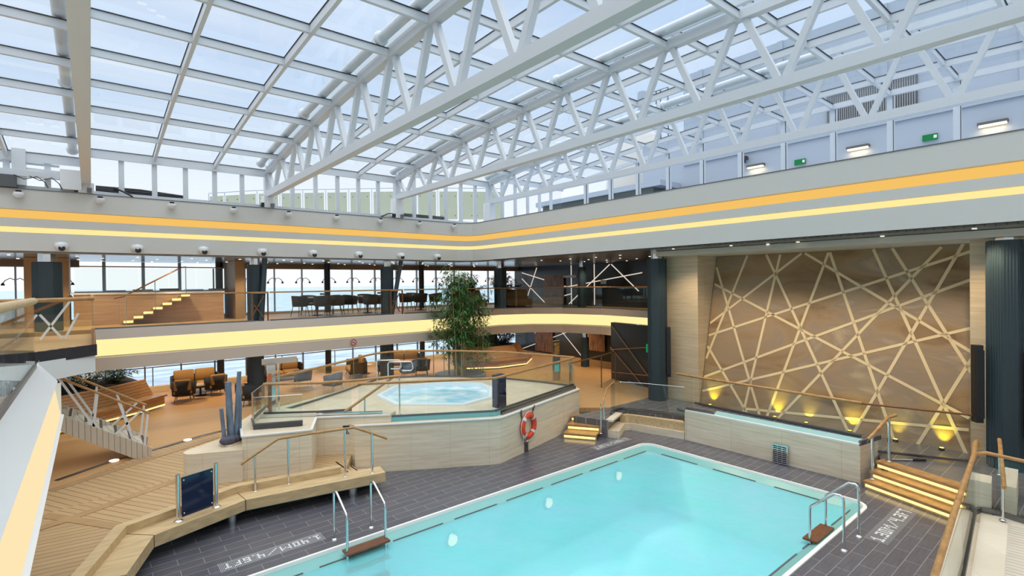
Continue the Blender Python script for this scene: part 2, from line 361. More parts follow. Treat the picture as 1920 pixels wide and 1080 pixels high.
def offset_path(pts, d):
    """Shift an open plan path sideways (to the left of travel) by d."""
    out = []; n = len(pts)
    for i, p in enumerate(pts):
        t = []
        for a, b in ((i-1, i), (i, i+1)):
            if 0 <= a and b < n:
                v = Vector((pts[b][0]-pts[a][0], pts[b][1]-pts[a][1])).normalized(); t.append(v)
        nrm = [Vector((-v.y, v.x)) for v in t]; m = sum(nrm, Vector((0, 0))).normalized(); k = d/max(0.4, m.dot(nrm[0]))
        out.append((p[0]+m.x*k, p[1]+m.y*k))
    return out
def band(mb, path, d0, d1, z0, z1, mi=0):
    a, b = offset_path(path, d0), offset_path(path, d1); n = len(a)
    vs = [(x, y, z0) for x, y in a]+[(x, y, z1) for x, y in a]+[(x, y, z0) for x, y in b]+[(x, y, z1) for x, y in b]
    fs = []
    for i in range(n-1):
        fs += [(i, i+1, n+i+1, n+i), (2*n+i+1, 2*n+i, 3*n+i, 3*n+i+1), (n+i, n+i+1, 3*n+i+1, 3*n+i), (i+1, i, 2*n+i, 2*n+i+1)]
    fs += [(0, n, 3*n, 2*n), (n-1, 3*n-1, 4*n-1, 2*n-1)]
    return mb.add(vs, fs, mi)
def glass_rail(name, label, pts, z0, z1, rail=TEAK, panel=1.2, group=None, base=DSTEEL, rr=0.032, gap=0.02, zs=None, tall=0.0, railto=None, foot=0.05, edge=False):
    """A glass balustrade along plan points: panels, base channel and a round handrail on top."""
    t = thing(name, label, 'railing', (pts[0][0], pts[0][1], z0), group)
    for i in range(len(pts)-1):
        a, b = Vector(pts[i]), Vector(pts[i+1]); n = max(1, round((b-a).length/panel)); u = (b-a).normalized()
        for k in range(n):
            p, q = a+(b-a)*k/n+u*gap/2, a+(b-a)*(k+1)/n-u*gap/2
            MB().bar((p.x, p.y, (z0+z1)/2), (q.x, q.y, (z0+z1)/2), 0.014, z1-z0-0.01).build('glass_panel', GLASS, t)
    if foot:
        mb = MB()
        for i in range(len(pts)-1): mb.bar((*pts[i], z0+foot/2), (*pts[i+1], z0+foot/2), 0.05, foot)
        mb.build('base_channel', base, t)
    if rail is not None:
        rp = railto or [(x, y, z1+rr*0.6) for x, y in pts]
        MB().tube(rp, rr, 10).build('handrail', rail, t)
    return t

# ------------------------------------------------------------------ setting: sea, floors, pool
def struct(name, label, mb, m, cat=None, parent=None):
    o = mb.build(name, m, parent)
    if parent is None: tag(o, label, cat or name.split('_')[0], kind='structure')
    return o
struct('sea', 'calm grey blue sea stretching to the horizon outside the windows', MB().quad((-14000, -14000, -21), (14000, -14000, -21), (14000, 16000, -21), (-14000, 16000, -21)), SEA, 'sea')

PX0, PX1, PY0, PY1, PR = -1.6, 11.47, 3.2, 8.36, 0.34
def rrect(x0, x1, y0, y1, r, n=8):
    pts = []
    for cx, cy, a0 in ((x1-r, y1-r, 0), (x0+r, y1-r, 90), (x0+r, y0+r, 180), (x1-r, y0+r, 270)):
        for i in range(n+1):
            a = R(a0+90*i/n); pts.append((cx+r*math.cos(a), cy+r*math.sin(a)))
    return pts
def ring(mb, A, B, za, zb, mi=0):
    n = len(A); vs = [(x, y, za) for x, y in A]+[(x, y, zb) for x, y in B]
    return mb.add(vs, [(i, (i+1) % n, n+(i+1) % n, n+i) for i in range(n)], mi)
# slate deck with a round-cornered opening for the pool
fl = MB()
outer = [(13.0, 12.0), (-3, 12.0), (-3, -3.0), (13.0, -3.0)]
inner = rrect(PX0, PX1, PY0, PY1, PR)
N = 9
for q in range(4):
    c = outer[q]; seg = inner[q*N:(q+1)*N]; nxt = outer[(q+1) % 4]; nseg = inner[((q+1) % 4)*N]
    for i in range(N-1): fl.add([(*c, 0), (*seg[i], 0), (*seg[i+1], 0)], [(0, 2, 1)])
    fl.add([(*c, 0), (*seg[-1], 0), (*nseg, 0), (*nxt, 0)], [(0, 3, 2, 1)])
struct('floor', 'dark grey slate tiled deck laid around the swimming pool', fl, TILE, 'floor')

pool = thing('swimming_pool', 'large turquoise swimming pool with round corners sunk in the slate deck', 'pool', (5, 5.8, 0))
A0, A1, A2, A3, A4 = inner, rrect(PX0+.06, PX1-.06, PY0+.06, PY1-.06, PR-.05), rrect(PX0+.07, PX1-.07, PY0+.07, PY1-.07, PR-.06), rrect(PX0+.27, PX1-.27, PY0+.27, PY1-.27, .2), rrect(PX0+.3, PX1-.3, PY0+.3, PY1-.3, .17)
mb = MB(); ring(mb, A0, A0, -0.02, 0.025); ring(mb, A0, A1, 0.025, 0.03); ring(mb, A1, A2, 0.03, -0.02); mb.build('coping_lip', LIP, pool)
mb = MB(); ring(mb, A2, A3, -0.02, -0.10); ring(mb, A3, A4, -0.10, -0.14); mb.build('overflow_gutter', GUTTER, pool)
mb = MB(); ring(mb, A4, A4, -0.14, -1.5); mb.add([(x, y, -1.5) for x, y in A4], [tuple(range(len(A4)))]); mb.build('basin', POOLW, pool)
mb = MB()
for y, y2 in ((PY1-.265, PY1-.255), (PY0+.255, PY0+.265)):
    for k in range(9):
        x0 = 0.2+k*1.25; mb.box(x0, y, -.10, x0+1.0, y2+.012, -.085)
for k in range(3): mb.box(PX1-.272, 3.9+k*1.4, -.10, PX1-.25, 4.9+k*1.4, -.085)
mb.build('gutter_slot', SHIPG, pool)
mb = MB(); mb.add([(x, y, -.105) for x, y in A3], [tuple(range(len(A3)))]); mb.build('water', WATER, pool)
for i, (x, y) in enumerate([(5.1, 8.045), (7.55, 8.045), (9.9, 8.045)]):
    t = thing('underwater_light', '%s underwater pool light below the long pool edge, %s' % (('brightest', 'middle', 'faintest')[i], ('beside the ladder', 'between two others', 'next to the far corner')[i]), 'light', (x, y, -.42), 'underwater pool lights')
    MB().lathe([(0.13, 0), (0.13, .02), (.11, .035)], (x, y, -.42), 18, axis='y').build('rim', CHROME, t)
    MB().lathe([(0.105, .034), (0.08, .05), (.02, .055)], (x, y, -.42), 18, axis='y').build('lens', emat('pool_lens', (1.0, 0.95, 0.72), 1.1), t)
    lamp('SPOT', 'pool_lamp', (x, y-.08, -.42), 60, (1, .95, .75), rot=(R(95), 0, R(180)), spot_size=R(120), shadow_soft_size=.1)

# ------------------------------------------------------------------ wooden deck and lounge floor
def floorpoly(pts, z, m, label, th=0.12): return struct('floor', label, MB().prism(pts, z-th, z), m, 'floor')
Zl = 0.42
floorpoly([(-3.5, 7.5), (-0.45, 7.7), (-0.25, 8.84), (0.40, 10.11), (-0.68, 11.93), (-3.5, 13.45)], Zl, deckmat(R(-8)), 'fine planked teak deck at the foot of the white cove, beside the angular bench')
floorpoly([(-0.68, 11.92), (0.40, 10.11), (1.55, 10.42), (2.1, 10.55), (3.7, 10.48), (4.0, 10.4), (4.1, 10.6), (4.95, 12.1), (4.1, 13.25), (1.3, 12.45), (-0.68, 11.97)], Zl, deckmat(R(122)), 'herringbone teak deck planks behind the bench')
floorpoly([(-0.68, 11.95), (1.3, 12.4), (4.2, 13.2), (3.6, 14.6), (2.8, 15.6), (1.1, 14.9), (-0.7, 13.2), (-3.5, 13.4)], Zl-.001, deckmat(R(118)), 'herringbone teak deck planks around the sculpture plinth')
floorpoly([(-3.5, 13.3), (-0.7, 13.2), (1.1, 14.95), (2.8, 15.65), (8.7, 16.0), (11.6, 11.1), (12.9, 10.0), (14.5, 10.1), (21, 10.1), (21, 24), (-12, 24), (-12, 13.3)], Zl-.002, LOUNGEF, 'warm orange teak floor of the lounge below the gallery')
floorpoly([(-3.5, 9.0), (.3, 9.9), (1.0, 10.9), (1.6, 11.2), (.6, 13.2), (-3.5, 14.2)], Zl-.006, deckmat(R(118)), 'teak deck planks under the border boards')
def borders(pairs, label):
    mb = MB()
    for i, (a, b, w) in enumerate(pairs): mb.bar((*a, Zl+.002+.0012*i), (*b, Zl+.002+.0012*i), w, .008)
    return struct('trim_1', label, mb, DECKB, 'trim')
borders([((-.67, 13.27), (1.05, 14.3), .22), ((-.39, 11.4), (1.35, 12.33), .2), ((-.68, 11.92), (.44, 10.3), .18), ((1.05, 14.3), (3.0, 15.4), .22), ((-.39, 11.4), (-1.5, 11.0), .2), ((1.35, 12.33), (2.2, 12.8), .2)], 'darker teak border boards crossing the planked deck')
mb = MB(); mb2 = MB()
st = [(0.35, 14.65), (1.13, 14.97), (2.15, 15.51), (2.87, 15.75)]
for a, b in zip(st, st[1:]): mb.bar((*a, Zl+.004), (*b, Zl+.004), .10, .01)
mb.bar((-.6, 13.9, Zl+.004), (.35, 14.65, Zl+.004), .10, .01)
struct('trim_2', 'grey metal threshold strip across the teak floor', mb, DSTEEL, 'trim')
for i, (x, y) in enumerate([(0.35, 14.62), (1.85, 15.33), (3.9, 15.45)]):
    o = MB().lathe([(.09, 0), (.09, .012), (.06, .016)], (x, y, Zl+.004), 14).build('floor_spotlight', DOWN)
    tag(o, 'small bright floor light in the teak floor %s' % ('under the white braced stair', 'between stair foot and bamboo pole sculpture', 'behind the bamboo pole sculpture')[i], 'light', 'floor lights in the teak')

# upper slate deck in front of the mural
DK = .48
floorpoly([(11.0, 9.30), (11.95, 9.75), (12.25, 9.68), (12.95, 8.0), (13.3, 7.7), (13.4, 3.62), (12.71, 3.38), (12.40, 2.02), (11.6, 1.75), (11.2, -3), (16.6, -3), (16.6, 10.25), (12.0, 10.25), (10.68, 10.28)], DK, TILEB, 'raised deck of wide grey slate tiles before the brown mural', .48)

# ------------------------------------------------------------------ lit steps
def steps(name, label, noses, depth_dir, n, z0, rise, run, led_label):
    """noses: (a,b) plan ends of the lowest nosing; each next one sits run further along depth_dir."""
    a, b = Vector(noses[0]), Vector(noses[1]); d = Vector(depth_dir).normalized(); u = (b-a).normalized()
    t = thing(name, label, 'steps', (a.x, a.y, z0))
    for k in range(n):
        z = z0+rise*(k+1); p, q = a+d*run*k, b+d*run*k
        p2, q2 = p+d*(run+.12 if k < n-1 else .30), q+d*(run+.12 if k < n-1 else .30)
        MB().prism([p, q, q2, p2], z-.05, z+.004).build('tread', TEAK, t)
        r0, r1 = p+d*.05, q+d*.05
        MB().prism([r0, r1, r1+d*.05, r0+d*.05], z-rise+.002, z-.05).build('riser', TEAKL, t)
        l0, l1 = p+d*.03+u*.03, q+d*.03-u*.03
        MB().prism([l0, l1, l1+d*.018, l0+d*.018], z-.115, z-.055).build('led_strip', LED, t)
    return t
steps('deck_steps', 'three teak steps with glowing risers beside the brown mural deck', ((12.26, 3.58), (11.68, 1.95)), (.94, -.2), 3, 0, .16, .23, '')
steps('deck_steps', 'three narrow teak steps with glowing risers next to the lifebuoy wall', ((10.05, 10.09), (10.54, 9.32)), (.86, .42), 3, 0, .15, .36, '')

# ------------------------------------------------------------------ stone platforms
ZA = 1.11
P = thing('hot_tub_platform', 'long cream travertine platform carrying the round white hot tub', 'platform', (7, 12, 0))
front = [(4.61, 11.33), (7.36, 9.72), (7.52, 9.665), (7.72, 9.70), (11.35, 10.68)]
rear = [(11.57, 11.06), (10.87, 13.72), (9.9, 15.04), (8.86, 16.02), (7.48, 16.6), (5.95, 15.48), (4.78, 14.86), (3.3, 14.2)]
# round hot-tub opening
TC = (7.85, 12.85)
tub = [(6.33, 13.82), (6.22, 12.5), (7.56, 11.25), (8.6, 11.46), (9.42, 12.52), (9.56, 13.3), (8.73, 14.2), (7.3, 14.7)]
plan = front+rear+[(3.2, 12.9), (4.2, 12.75)]
mb = MB()
for a, b in zip(plan, plan[1:]+plan[:1]): mb.quad((*a, 0), (*b, 0), (*b, ZA-.004), (*a, ZA-.004))
mb.build('stone_body', TRAV, P)
def polyhole(mb, outer_, hole, z):
    # join the hole to the outline with two cuts
    import mathutils.geometry as G
    vs = [Vector((*p, z)) for p in outer_], [Vector((*p, z)) for p in hole]
    tris = G.tessellate_polygon(vs); allv = [(p.x, p.y, z) for g in vs for p in g]
    fs = []
    for t3 in tris:
        a, b, c = (Vector(allv[i][:2]) for i in t3)
        fs.append(tuple(t3) if (b-a).cross(c-a) > 0 else tuple(reversed(t3)))
    return mb.add(allv, fs)
mb = polyhole(MB(), plan, tub, ZA); mb.build('paved_top', TRAVT, P)
mb = MB()
for a, b in zip(front, front[1:]): mb.bar((*a, ZA-.010), (*b, ZA-.010), .07, .026)
mb.build('white_lip', LIP, P)
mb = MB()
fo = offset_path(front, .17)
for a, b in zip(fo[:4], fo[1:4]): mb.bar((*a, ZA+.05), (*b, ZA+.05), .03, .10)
mb.build('pool_reflection_strip', TEALG, P)  # strip coloured like the pool mirrored in the balustrade glass
mb = MB(); mb.bar((*fo[3], ZA+.03), (*fo[4], ZA+.03), .14, .06); mb.build('dark_upstand', DSTEEL, P)

T = thing('hot_tub', 'eight-sided white hot tub with bubbling pale blue water on the stone platform', 'hot tub', (*TC, ZA))
def scale_poly(p, k): return [(TC[0]+(x-TC[0])*k, TC[1]+(y-TC[1])*k) for x, y in p]
mb = MB(); ring(mb, scale_poly(tub, 1.03), scale_poly(tub, 1.02), ZA+.004, ZA+.055); ring(mb, scale_poly(tub, 1.02), scale_poly(tub, .95), ZA+.055, ZA+.055); ring(mb, scale_poly(tub, .95), scale_poly(tub, .93), ZA+.055, ZA-.12)
mb.build('rim', TUBW, T)
mb = MB(); ring(mb, scale_poly(tub, .93), scale_poly(tub, .85), ZA-.12, ZA-.8); mb.add([(x, y, ZA-.8) for x, y in scale_poly(tub, .85)], [tuple(range(8))]); mb.build('basin', mat('tub_aqua', (.42, .74, .86), .4), T)
mb = MB()
bp = [(TC[0], TC[1], ZA-.06)]+[(*scale_poly(tub, k)[i], ZA-.06) for k in (.35, .65, .935) for i in range(8)]
fs = [(0, 1+i, 1+(i+1) % 8) for i in range(8)]+[(1+8*k+i, 1+8*k+8+i, 1+8*k+8+(i+1) % 8, 1+8*k+(i+1) % 8) for k in range(2) for i in range(8)]
mb.add(bp, fs)
tubwater = nmat('foaming_tub_water')
def tubw():
    m, nt, p = tubwater; tc = nt.nodes.new('ShaderNodeTexCoord'); no = nt.nodes.new('ShaderNodeTexNoise'); no.inputs['Scale'].default_value = 2.2; no.inputs['Detail'].default_value = 8
    rp = nt.nodes.new('ShaderNodeValToRGB'); e = rp.color_ramp.elements; e[0].position = .38; e[0].color = (.36, .70, .85, 1); e[1].position = .66; e[1].color = (.86, .93, .96, 1)
    b = nt.nodes.new('ShaderNodeBump'); b.inputs['Strength'].default_value = .5
    nt.links.new(tc.outputs['Object'], no.inputs['Vector']); nt.links.new(no.outputs['Fac'], rp.inputs[0]); nt.links.new(rp.outputs[0], p.inputs['Base Color']); nt.links.new(no.outputs['Fac'], b.inputs['Height']); nt.links.new(b.outputs[0], p.inputs['Normal'])
    p.inputs['Roughness'].default_value = .15
    return m
mb.build('water', tubw(), T)

# taller block beside it, alcove back wall, rounded sculpture plinth
ZB = 1.30
Q = thing('travertine_block', 'cream travertine block with a thin white top edge behind the front teak handrail', 'platform', (3, 12, 0))
blk = [(2.31, 11.52), (3.53, 11.04), (3.80, 11.75), (4.03, 11.93), (5.42, 10.98), (5.6, 11.25), (4.2, 12.4), (3.3, 13.6), (2.6, 12.6)]
MB().prism([(2.31, 11.42), (3.53, 10.98), (3.95, 11.93), (5.35, 11.02), (5.6, 11.25), (4.2, 12.6), (3.3, 13.9), (2.55, 12.75)], 0, ZB-.03).build('stone_body', TRAV, Q)
mb = MB()
for a, b in (((2.31, 11.42), (3.53, 10.98)), ((3.53, 10.98), (3.95, 11.93)), ((3.95, 11.93), (5.35, 11.02)), ((2.31, 11.42), (2.55, 12.75))): mb.bar((*a, ZB-.012), (*b, ZB-.012), .05, .026)
MB().prism([(2.31, 11.42), (3.53, 10.98), (3.95, 11.93), (5.35, 11.02), (5.6, 11.25), (4.2, 12.6), (3.3, 13.9), (2.55, 12.75)], ZB-.03, ZB-.005).build('paved_top', TRAVT, Q)
mb.build('white_lip', LIP, Q)
MB().bar((2.62, 11.83, ZB+.04), (3.50, 11.44, ZB+.04), .12, .085).build('dark_channel', DGLASS, Q)
mb = MB().bar((2.95, 12.75, ZB+.04), (4.0, 12.05, ZB+.04), .05, .08); mb.bar((4.0, 12.05, ZB+.04), (5.25, 11.23, ZB+.03), .04, .05); mb.build('steel_channel', CHROME, Q)

S = thing('sculpture_plinth', 'low travertine plinth with a rounded nose carrying the bamboo pole sculpture', 'plinth', (2, 12, 0))
nose = [(2.30, 11.36), (1.50, 11.72), (1.40, 11.80), (1.36, 11.92), (1.39, 12.03), (1.48, 12.12), (2.45, 12.75), (2.62, 12.6)]
MB().prism(nose, 0, 1.02).build('stone_body', TRAVL, S)
MB().prism([(x, y) for x, y in nose], 1.02, 1.04).build('stone_top', TRAVT, S)
S2 = thing('bamboo_pole_sculpture', 'blue grey sculpture of four upright bamboo poles rising from dark rocks', 'sculpture', (2.2, 12.1, 1.04))
MB().prism([(1.98, 11.98), (2.16, 11.72), (2.52, 12.02), (2.34, 12.33)], 1.04, 1.075).build('base_slab', TRAVL, S2)
def pole(x, y, x2, y2, z0, z1, r, nodes):
    pts = []; rs = []; k = 40
    for i in range(k+1):
        t = i/k; pts.append((x+(x2-x)*t, y+(y2-y)*t, z0+(z1-z0)*t)); rr = r*(1-.12*t)
        if min(abs(t-q) for q in nodes) < .014: rr *= 1.12
        rs.append(rr)
    return MB().tube(pts, rs, 12)
for a in ((2.10, 11.98, 2.04, 11.96, 1.06, 1.80, .042, (.4, .8)), (2.22, 12.02, 2.18, 12.0, 1.06, 2.33, .068, (.45, .62, .96)), (2.31, 12.06, 2.42, 12.14, 1.06, 2.50, .048, (.35, .68)), (2.40, 12.10, 2.42, 12.10, 1.06, 2.08, .040, (.3, .6, .9))):
    pole(*a).build('bamboo_pole', SCULP, S2)
for (x, y, r, sx, sy) in ((2.14, 11.88, .13, 1.25, .9), (2.30, 11.97, .11, .9, 1.0), (2.40, 12.07, .10, 1.0, 1.0)):
    MB().sphere((x, y, 1.075+r*.55), r, 14, sc_=(sx, sy, .75)).build('rock', ROCK, S2)

PB = thing('pool_side_platform', 'long cream travertine platform with a water channel on its top in front of the mural', 'platform', (12.9, 5.7, 0))
ZP = .82
bp = [(12.44, 7.80), (12.50, 3.70), (13.40, 3.55), (13.45, 7.9)]
MB().prism(bp, 0, ZP-.03).build('stone_body', TRAV, PB)
MB().prism(bp, ZP-.03, ZP-.005).build('dark_tile_top', TILE, PB)
MB().bar((12.47, 7.78, ZP-.01), (12.53, 3.72, ZP-.01), .07, .04).build('white_lip', LIP, PB)
chan = mat('channel_water', (.33, .66, .74), .06)
MB().prism([(12.52, 7.0), (12.57, 3.76), (12.98, 3.76), (12.95, 7.15)], ZP-.006, ZP+.004).build('water_channel', chan, PB)
MB().bar((12.5, 7.78, ZP+.03), (12.56, 7.05, ZP+.03), .1, .08).build('dark_upstand', DSTEEL, PB)
MB().bar((12.56, 3.72, ZP+.02), (13.38, 3.58, ZP+.02), .05, .09).build('dark_end_tiles', TILE, PB)
W2 = thing('low_front_wall', 'low travertine wall with a teak board face between the narrow steps and the long platform', 'wall', (12.3, 9, 0))
MB().prism([(11.05, 9.35), (11.9, 9.72), (12.2, 9.64), (12.85, 8.05), (12.6, 7.85), (12.44, 7.82), (12.08, 9.35), (11.95, 9.45), (11.2, 9.05)], 0, .20).build('stone_body', TRAV, W2)
MB().prism([(11.95, 9.62), (12.17, 9.53), (12.7, 8.02), (12.52, 7.86), (12.1, 9.42), (12.0, 9.47)], .20, .44).build('teak_face', TEAKL, W2)
MB().bar((11.08, 9.30, .46), (11.95, 9.66, .46), .2, .05).build('edge_cap', TRAVL, W2)

# ------------------------------------------------------------------ angular teak bench around the deck edge
B = thing('angular_bench', 'long angular two-tier teak bench floating above the slate deck edge', 'bench', (2, 10, 0))
seat = [(0.31, 8.66), (0.71, 9.77), (2.12, 10.28), (4.66, 9.87)]
seat = [(0.02, 7.85)]+seat
zt, zb_ = .43, .24
mb = MB(); band(mb, seat, 0.0, .42, zb_, zt); mb.build('seat', TEAKL, B)
bk = offset_path(seat, .42)
mb = MB(); band(mb, bk[:4]+[lerp(bk[3], bk[4], .70)], 0.0, .17, zb_, .56); mb.build('back_ridge', TEAKL, B)
mb = MB()
for i in (1, 2, 3):
    a = seat[i]; b = offset_path(seat, .42)[i]; mb.bar((*a, zt+.001), (*b, zt+.001), .012, .004); mb.bar((a[0], a[1]-.003, zb_), (a[0], a[1]-.003, zt), .012, .012, up=(0, 1, 0))
mb.build('joint', mat('dark_joint', (.12, .07, .03), .8), B)  # thin dark lines marking the bench joints
mb = MB(); band(mb, seat, .05, .12, zb_-.03, zb_); mb.build('glass_underside', TEALG, B)
for x, y in ((1.93, 10.52), (4.1, 10.25), (.35, 9.4)): MB().lathe([(.10, 0), (.10, zb_)], (x, y, 0), 18).build('leg', CHROME, B)
# end steps beside the bench
E1 = thing('landing_steps', 'short teak side steps between the bench end and the travertine platform', 'steps', (4.5, 10.5, 0))
for k, (x0, z) in enumerate(((4.16, .28), (4.46, .14))):
    MB().prism([(x0-.06, 10.34), (x0+.30, 10.30), (x0+.30, 11.12+.04*k), (x0-.06, 11.30)], z-.05, z).build('tread', TEAKL, E1)
    MB().prism([(x0-.05, 10.36), (x0-.02, 10.36), (x0-.02, 11.2), (x0-.05, 11.2)], z, z+.14).build('riser', TEAKL, E1)
    MB().prism([(x0-.018, 10.40), (x0-.004, 10.40), (x0-.004, 11.15), (x0-.018, 11.15)], z+.05, z+.11).build('led_strip', LED, E1)

# ------------------------------------------------------------------ gallery and upper edge bands
GZ = 3.14
gal = [(0.06, 18.6), (12.6, 18.6), (14.9, 18.9), (16.3, 18.3), (17.2, 17.2), (17.75, 15.3), (17.40, 12.4), (16.9, 9.9)]
mb = MB(); band(mb, gal, 0, .5, 2.86, GZ+.005); band(mb, gal, .28, .6, 2.34, 2.86)
struct('trim_3', 'cream gallery edge beam curving round the lounge above the yellow cove', mb, mat('blush_paint', (.66, .60, .54), .5), 'trim')
mb = MB(); band(mb, gal, .0, .5, 1.98, 2.34); struct('trim_8', 'warm grey lower edge beam of the gallery under the yellow cove', mb, SOFF, 'trim')
t = MB(); band(t, gal, .255, .27, 2.37, 2.84)  # recess back glows itself in place of a concealed LED strip
tag(t.build('glowing_cove_back', YELLOWB), 'bright yellow self-glowing cove back running along the middle gallery edge', 'light')
gf = [(-12, 18.9)]+[(-.6, 18.9)]+offset_path(gal, .3)+[(20, 9.9), (20, 24), (-12, 24)]
floorpoly(gf, GZ, LOUNGEF, 'warm teak floor of the middle gallery', .2)
struct('ceiling', 'lounge ceiling under the middle gallery', MB().prism(offset_path(gal, .5)+[(20, 9.9), (20, 24), (-12, 24), (-12, 19), (0, 19.1)], 2.76, 2.80), CREAM, 'ceiling')

up = [(-9, 18.6), (12.25, 18.6), (12.6, 18.5), (12.82, 18.25), (12.9, 17.9), (12.9, -4)]
mb = MB()
band(mb, up, 0, .6, 6.42, 6.95); band(mb, up, .16, .6, 6.17, 6.44); band(mb, up, .05, .6, 5.965, 6.18); band(mb, up, .17, .6, 5.80, 5.98); band(mb, up, .03, .6, 5.33, 5.81)
struct('trim_4', 'white stepped fascia running round the atrium below the glass roof', mb, CREAM, 'trim')
t = MB(); band(t, up, .135, .15, 6.195, 6.41); tag(t.build('glowing_cove_back', AMBER), 'amber self-glowing cove back, the higher of two lines in the white fascia', 'light')
t = MB(); band(t, up, .14, .16, 5.82, 5.96); tag(t.build('glowing_cove_back', YELLOW), 'pale yellow self-glowing cove back, the lower of two lines in the white fascia', 'light')
mb = MB(); band(mb, up, -.015, .03, 6.945, 6.965); struct('trim_5', 'thin dark capping line on top of the white fascia', mb, DSTEEL, 'trim')

struct('ceiling', 'grey strip ceiling with downlights above the middle gallery', MB().prism([(-12, 18.9), (12.5, 18.9), (13.2, 18.2), (13.2, 17), (20, 17), (20, 24), (-12, 24)], 5.28, 5.32), CEILB, 'ceiling')
struct('ceiling', 'dark wood strip ceiling beside the mural and over the gallery end', MB().prism([(13.0, -4), (20, -4), (20, 17), (13.0, 17)], 5.28, 5.32), CEILD, 'ceiling')
struct('ceiling', 'upper deck slab behind the white fascia', MB().prism([(-12, 19.2), (13.5, 19.2), (13.5, -4), (30, -4), (30, 24), (-12, 24)], 6.55, 6.80), SHIP, 'ceiling')

# windows to the sea, one bay at a time
WY = 23.55
xs = [1.52+1.147*k for k in range(-12, 17)]
n_ = 0
def sea_window(x0, x1, z0, z1, label, wide=False, lampy=None, sill=True):
    global n_; n_ += 1
    t = thing('window_%d' % n_, label, 'window', (x0, WY, z0), kind='structure')
    MB().box(x0+.02, WY, z0, x1-.02, WY+.012, z1).build('pane', WING, t)
    w = .10 if wide else .045
    MB().box(x0-w/2, WY-.05, z0, x0+w/2, WY+.06, z1).build('mullion', SHIP if wide else DSTEEL, t)
    if sill: MB().box(x0, WY-.25, z0-.30, x1, WY+.05, z0).build('sill', TRAVT, t)
for k, (a, b) in enumerate(zip(xs, xs[1:])):
    up_ = -0.4 < a < 3.6
    sea_window(a, b, GZ+.1, 5.06 if not up_ else 5.27, 'sea window bay %s of the middle gallery counted from the sea end, full height clear glass' % ORD[k % 24] if k < 24 else 'sea window bay of the middle gallery %s from the dark panel wall' % ORD[28-k], up_, sill=True)
for k, (a, b) in enumerate(zip(xs, xs[1:])):
    sea_window(a, b, Zl+.2, 2.76, 'sea window bay %s of the lower lounge counted from the stair end' % ORD[k % 24] if k < 24 else 'sea window bay of the lower lounge %s from the dark panel wall' % ORD[28-k])
mb = MB(); mb.box(-12, WY-.3, 5.06, -.3, WY+.1, 5.3); mb.box(4.0, WY-.3, 5.06, 20, WY+.1, 5.3); struct('trim_6', 'brown header board above the gallery windows', mb, mat('brown_header', (.26, .17, .10), .5), 'trim')
hr = thing('window_rail', 'thin dark safety rail along the lower lounge windows', 'railing', (0, WY-.15, Zl))
MB().tube([(-10, WY-.15, 1.33), (19, WY-.15, 1.33)], .022, 8).build('handrail', DSTEEL, hr)
for k, x in enumerate([1.75+1.147*2*k for k in range(-4, 8)]): MB().tube([(x, WY-.15, Zl), (x, WY-.15, 1.33)], .018, 6).build('post', DSTEEL, hr)
# double-headed lamps on the gallery mullions
def winlamp(x, label):
    t = thing('mullion_lamp', label, 'lamp', (x, WY-.1, 4.62), 'double lamps on the gallery window mullions')
    MB().box(x-.02, WY-.12, 4.50, x+.02, WY-.06, 4.68).build('bracket', DSTEEL, t)
    for s in (-1, 1):
        MB().tube([(x, WY-.1, 4.62), (x+s*.12, WY-.14, 4.68), (x+s*.24, WY-.16, 4.60), (x+s*.28, WY-.16, 4.52)], .014, 6).build('arm', DSTEEL, t)
        MB().lathe([(.02, .04), (.05, -.02), (.05, -.05)], (x+s*.29, WY-.16, 4.49), 10).build('lamp_head', BLACK, t)
wl = [x for x in xs if -2.5 < x < 18]
for i, x in enumerate(wl):
    if -0.3 < x < 4.0: continue
    winlamp(x, 'dark two-armed lamp on the gallery window mullion, one of the row against the sea')

# dark panel wall with inlaid light strips at the gallery end
mb = MB(); mb.box(19.6, 9.9, 0, 19.8, 23.6, 2.76); mb.box(19.6, 9.9, GZ, 19.8, 23.6, 5.28); struct('wall_east', 'charcoal panel wall crossed by bright slanting strips at the gallery end', mb, DARKW, 'wall')
mb = MB(); mb.prism([(16.25, 13.5), (15.75, 11.1), (15.2, 9.9), (15.5, 9.9), (16.0, 11.0), (16.5, 13.5)], 0, 2.7); struct('wall_lounge', 'charcoal panel wall with slanting lines beside the dark blue column', mb, DARKW, 'wall')
def strips(x, segs, label, m, w=.05):
    o = MB()
    for y0, z0, y1, z1 in segs: o.bar((x, y0, z0), (x, y1, z1), w, .02, up=(1, 0, 0))
    return tag(o.build('light_strip_pattern', m), label, 'wall light')
strips(19.58, [(22.9, 4.95, 19.2, 4.1), (22.6, 3.2, 21.6, 5.2), (22.9, 4.6, 20.9, 3.2), (19.1, 3.2, 16.3, 5.2), (16.2, 5.2, 14.6, 3.9), (19.3, 4.1, 14.4, 4.75), (20.1, 3.5, 18.9, 3.75), (13.2, 3.2, 11.3, 4.2), (12.6, 4.3, 11.0, 3.8), (18.9, 3.2, 18.9, 5.25), (17.3, 3.2, 17.3, 5.25)], 'bright slanting light strips set in the charcoal wall of the middle gallery', STRIP, .045)
strips(19.58, [(22.9, 2.7, 21.0, .6), (22.9, .5, 17.4, 2.3), (22.0, 2.7, 21.5, .9), (20, 2.0, 18.2, .5), (17.6, 2.7, 17.8, .5)], 'slanting light strips set in the charcoal wall of the lower lounge', STRIP, .035)
o = MB()
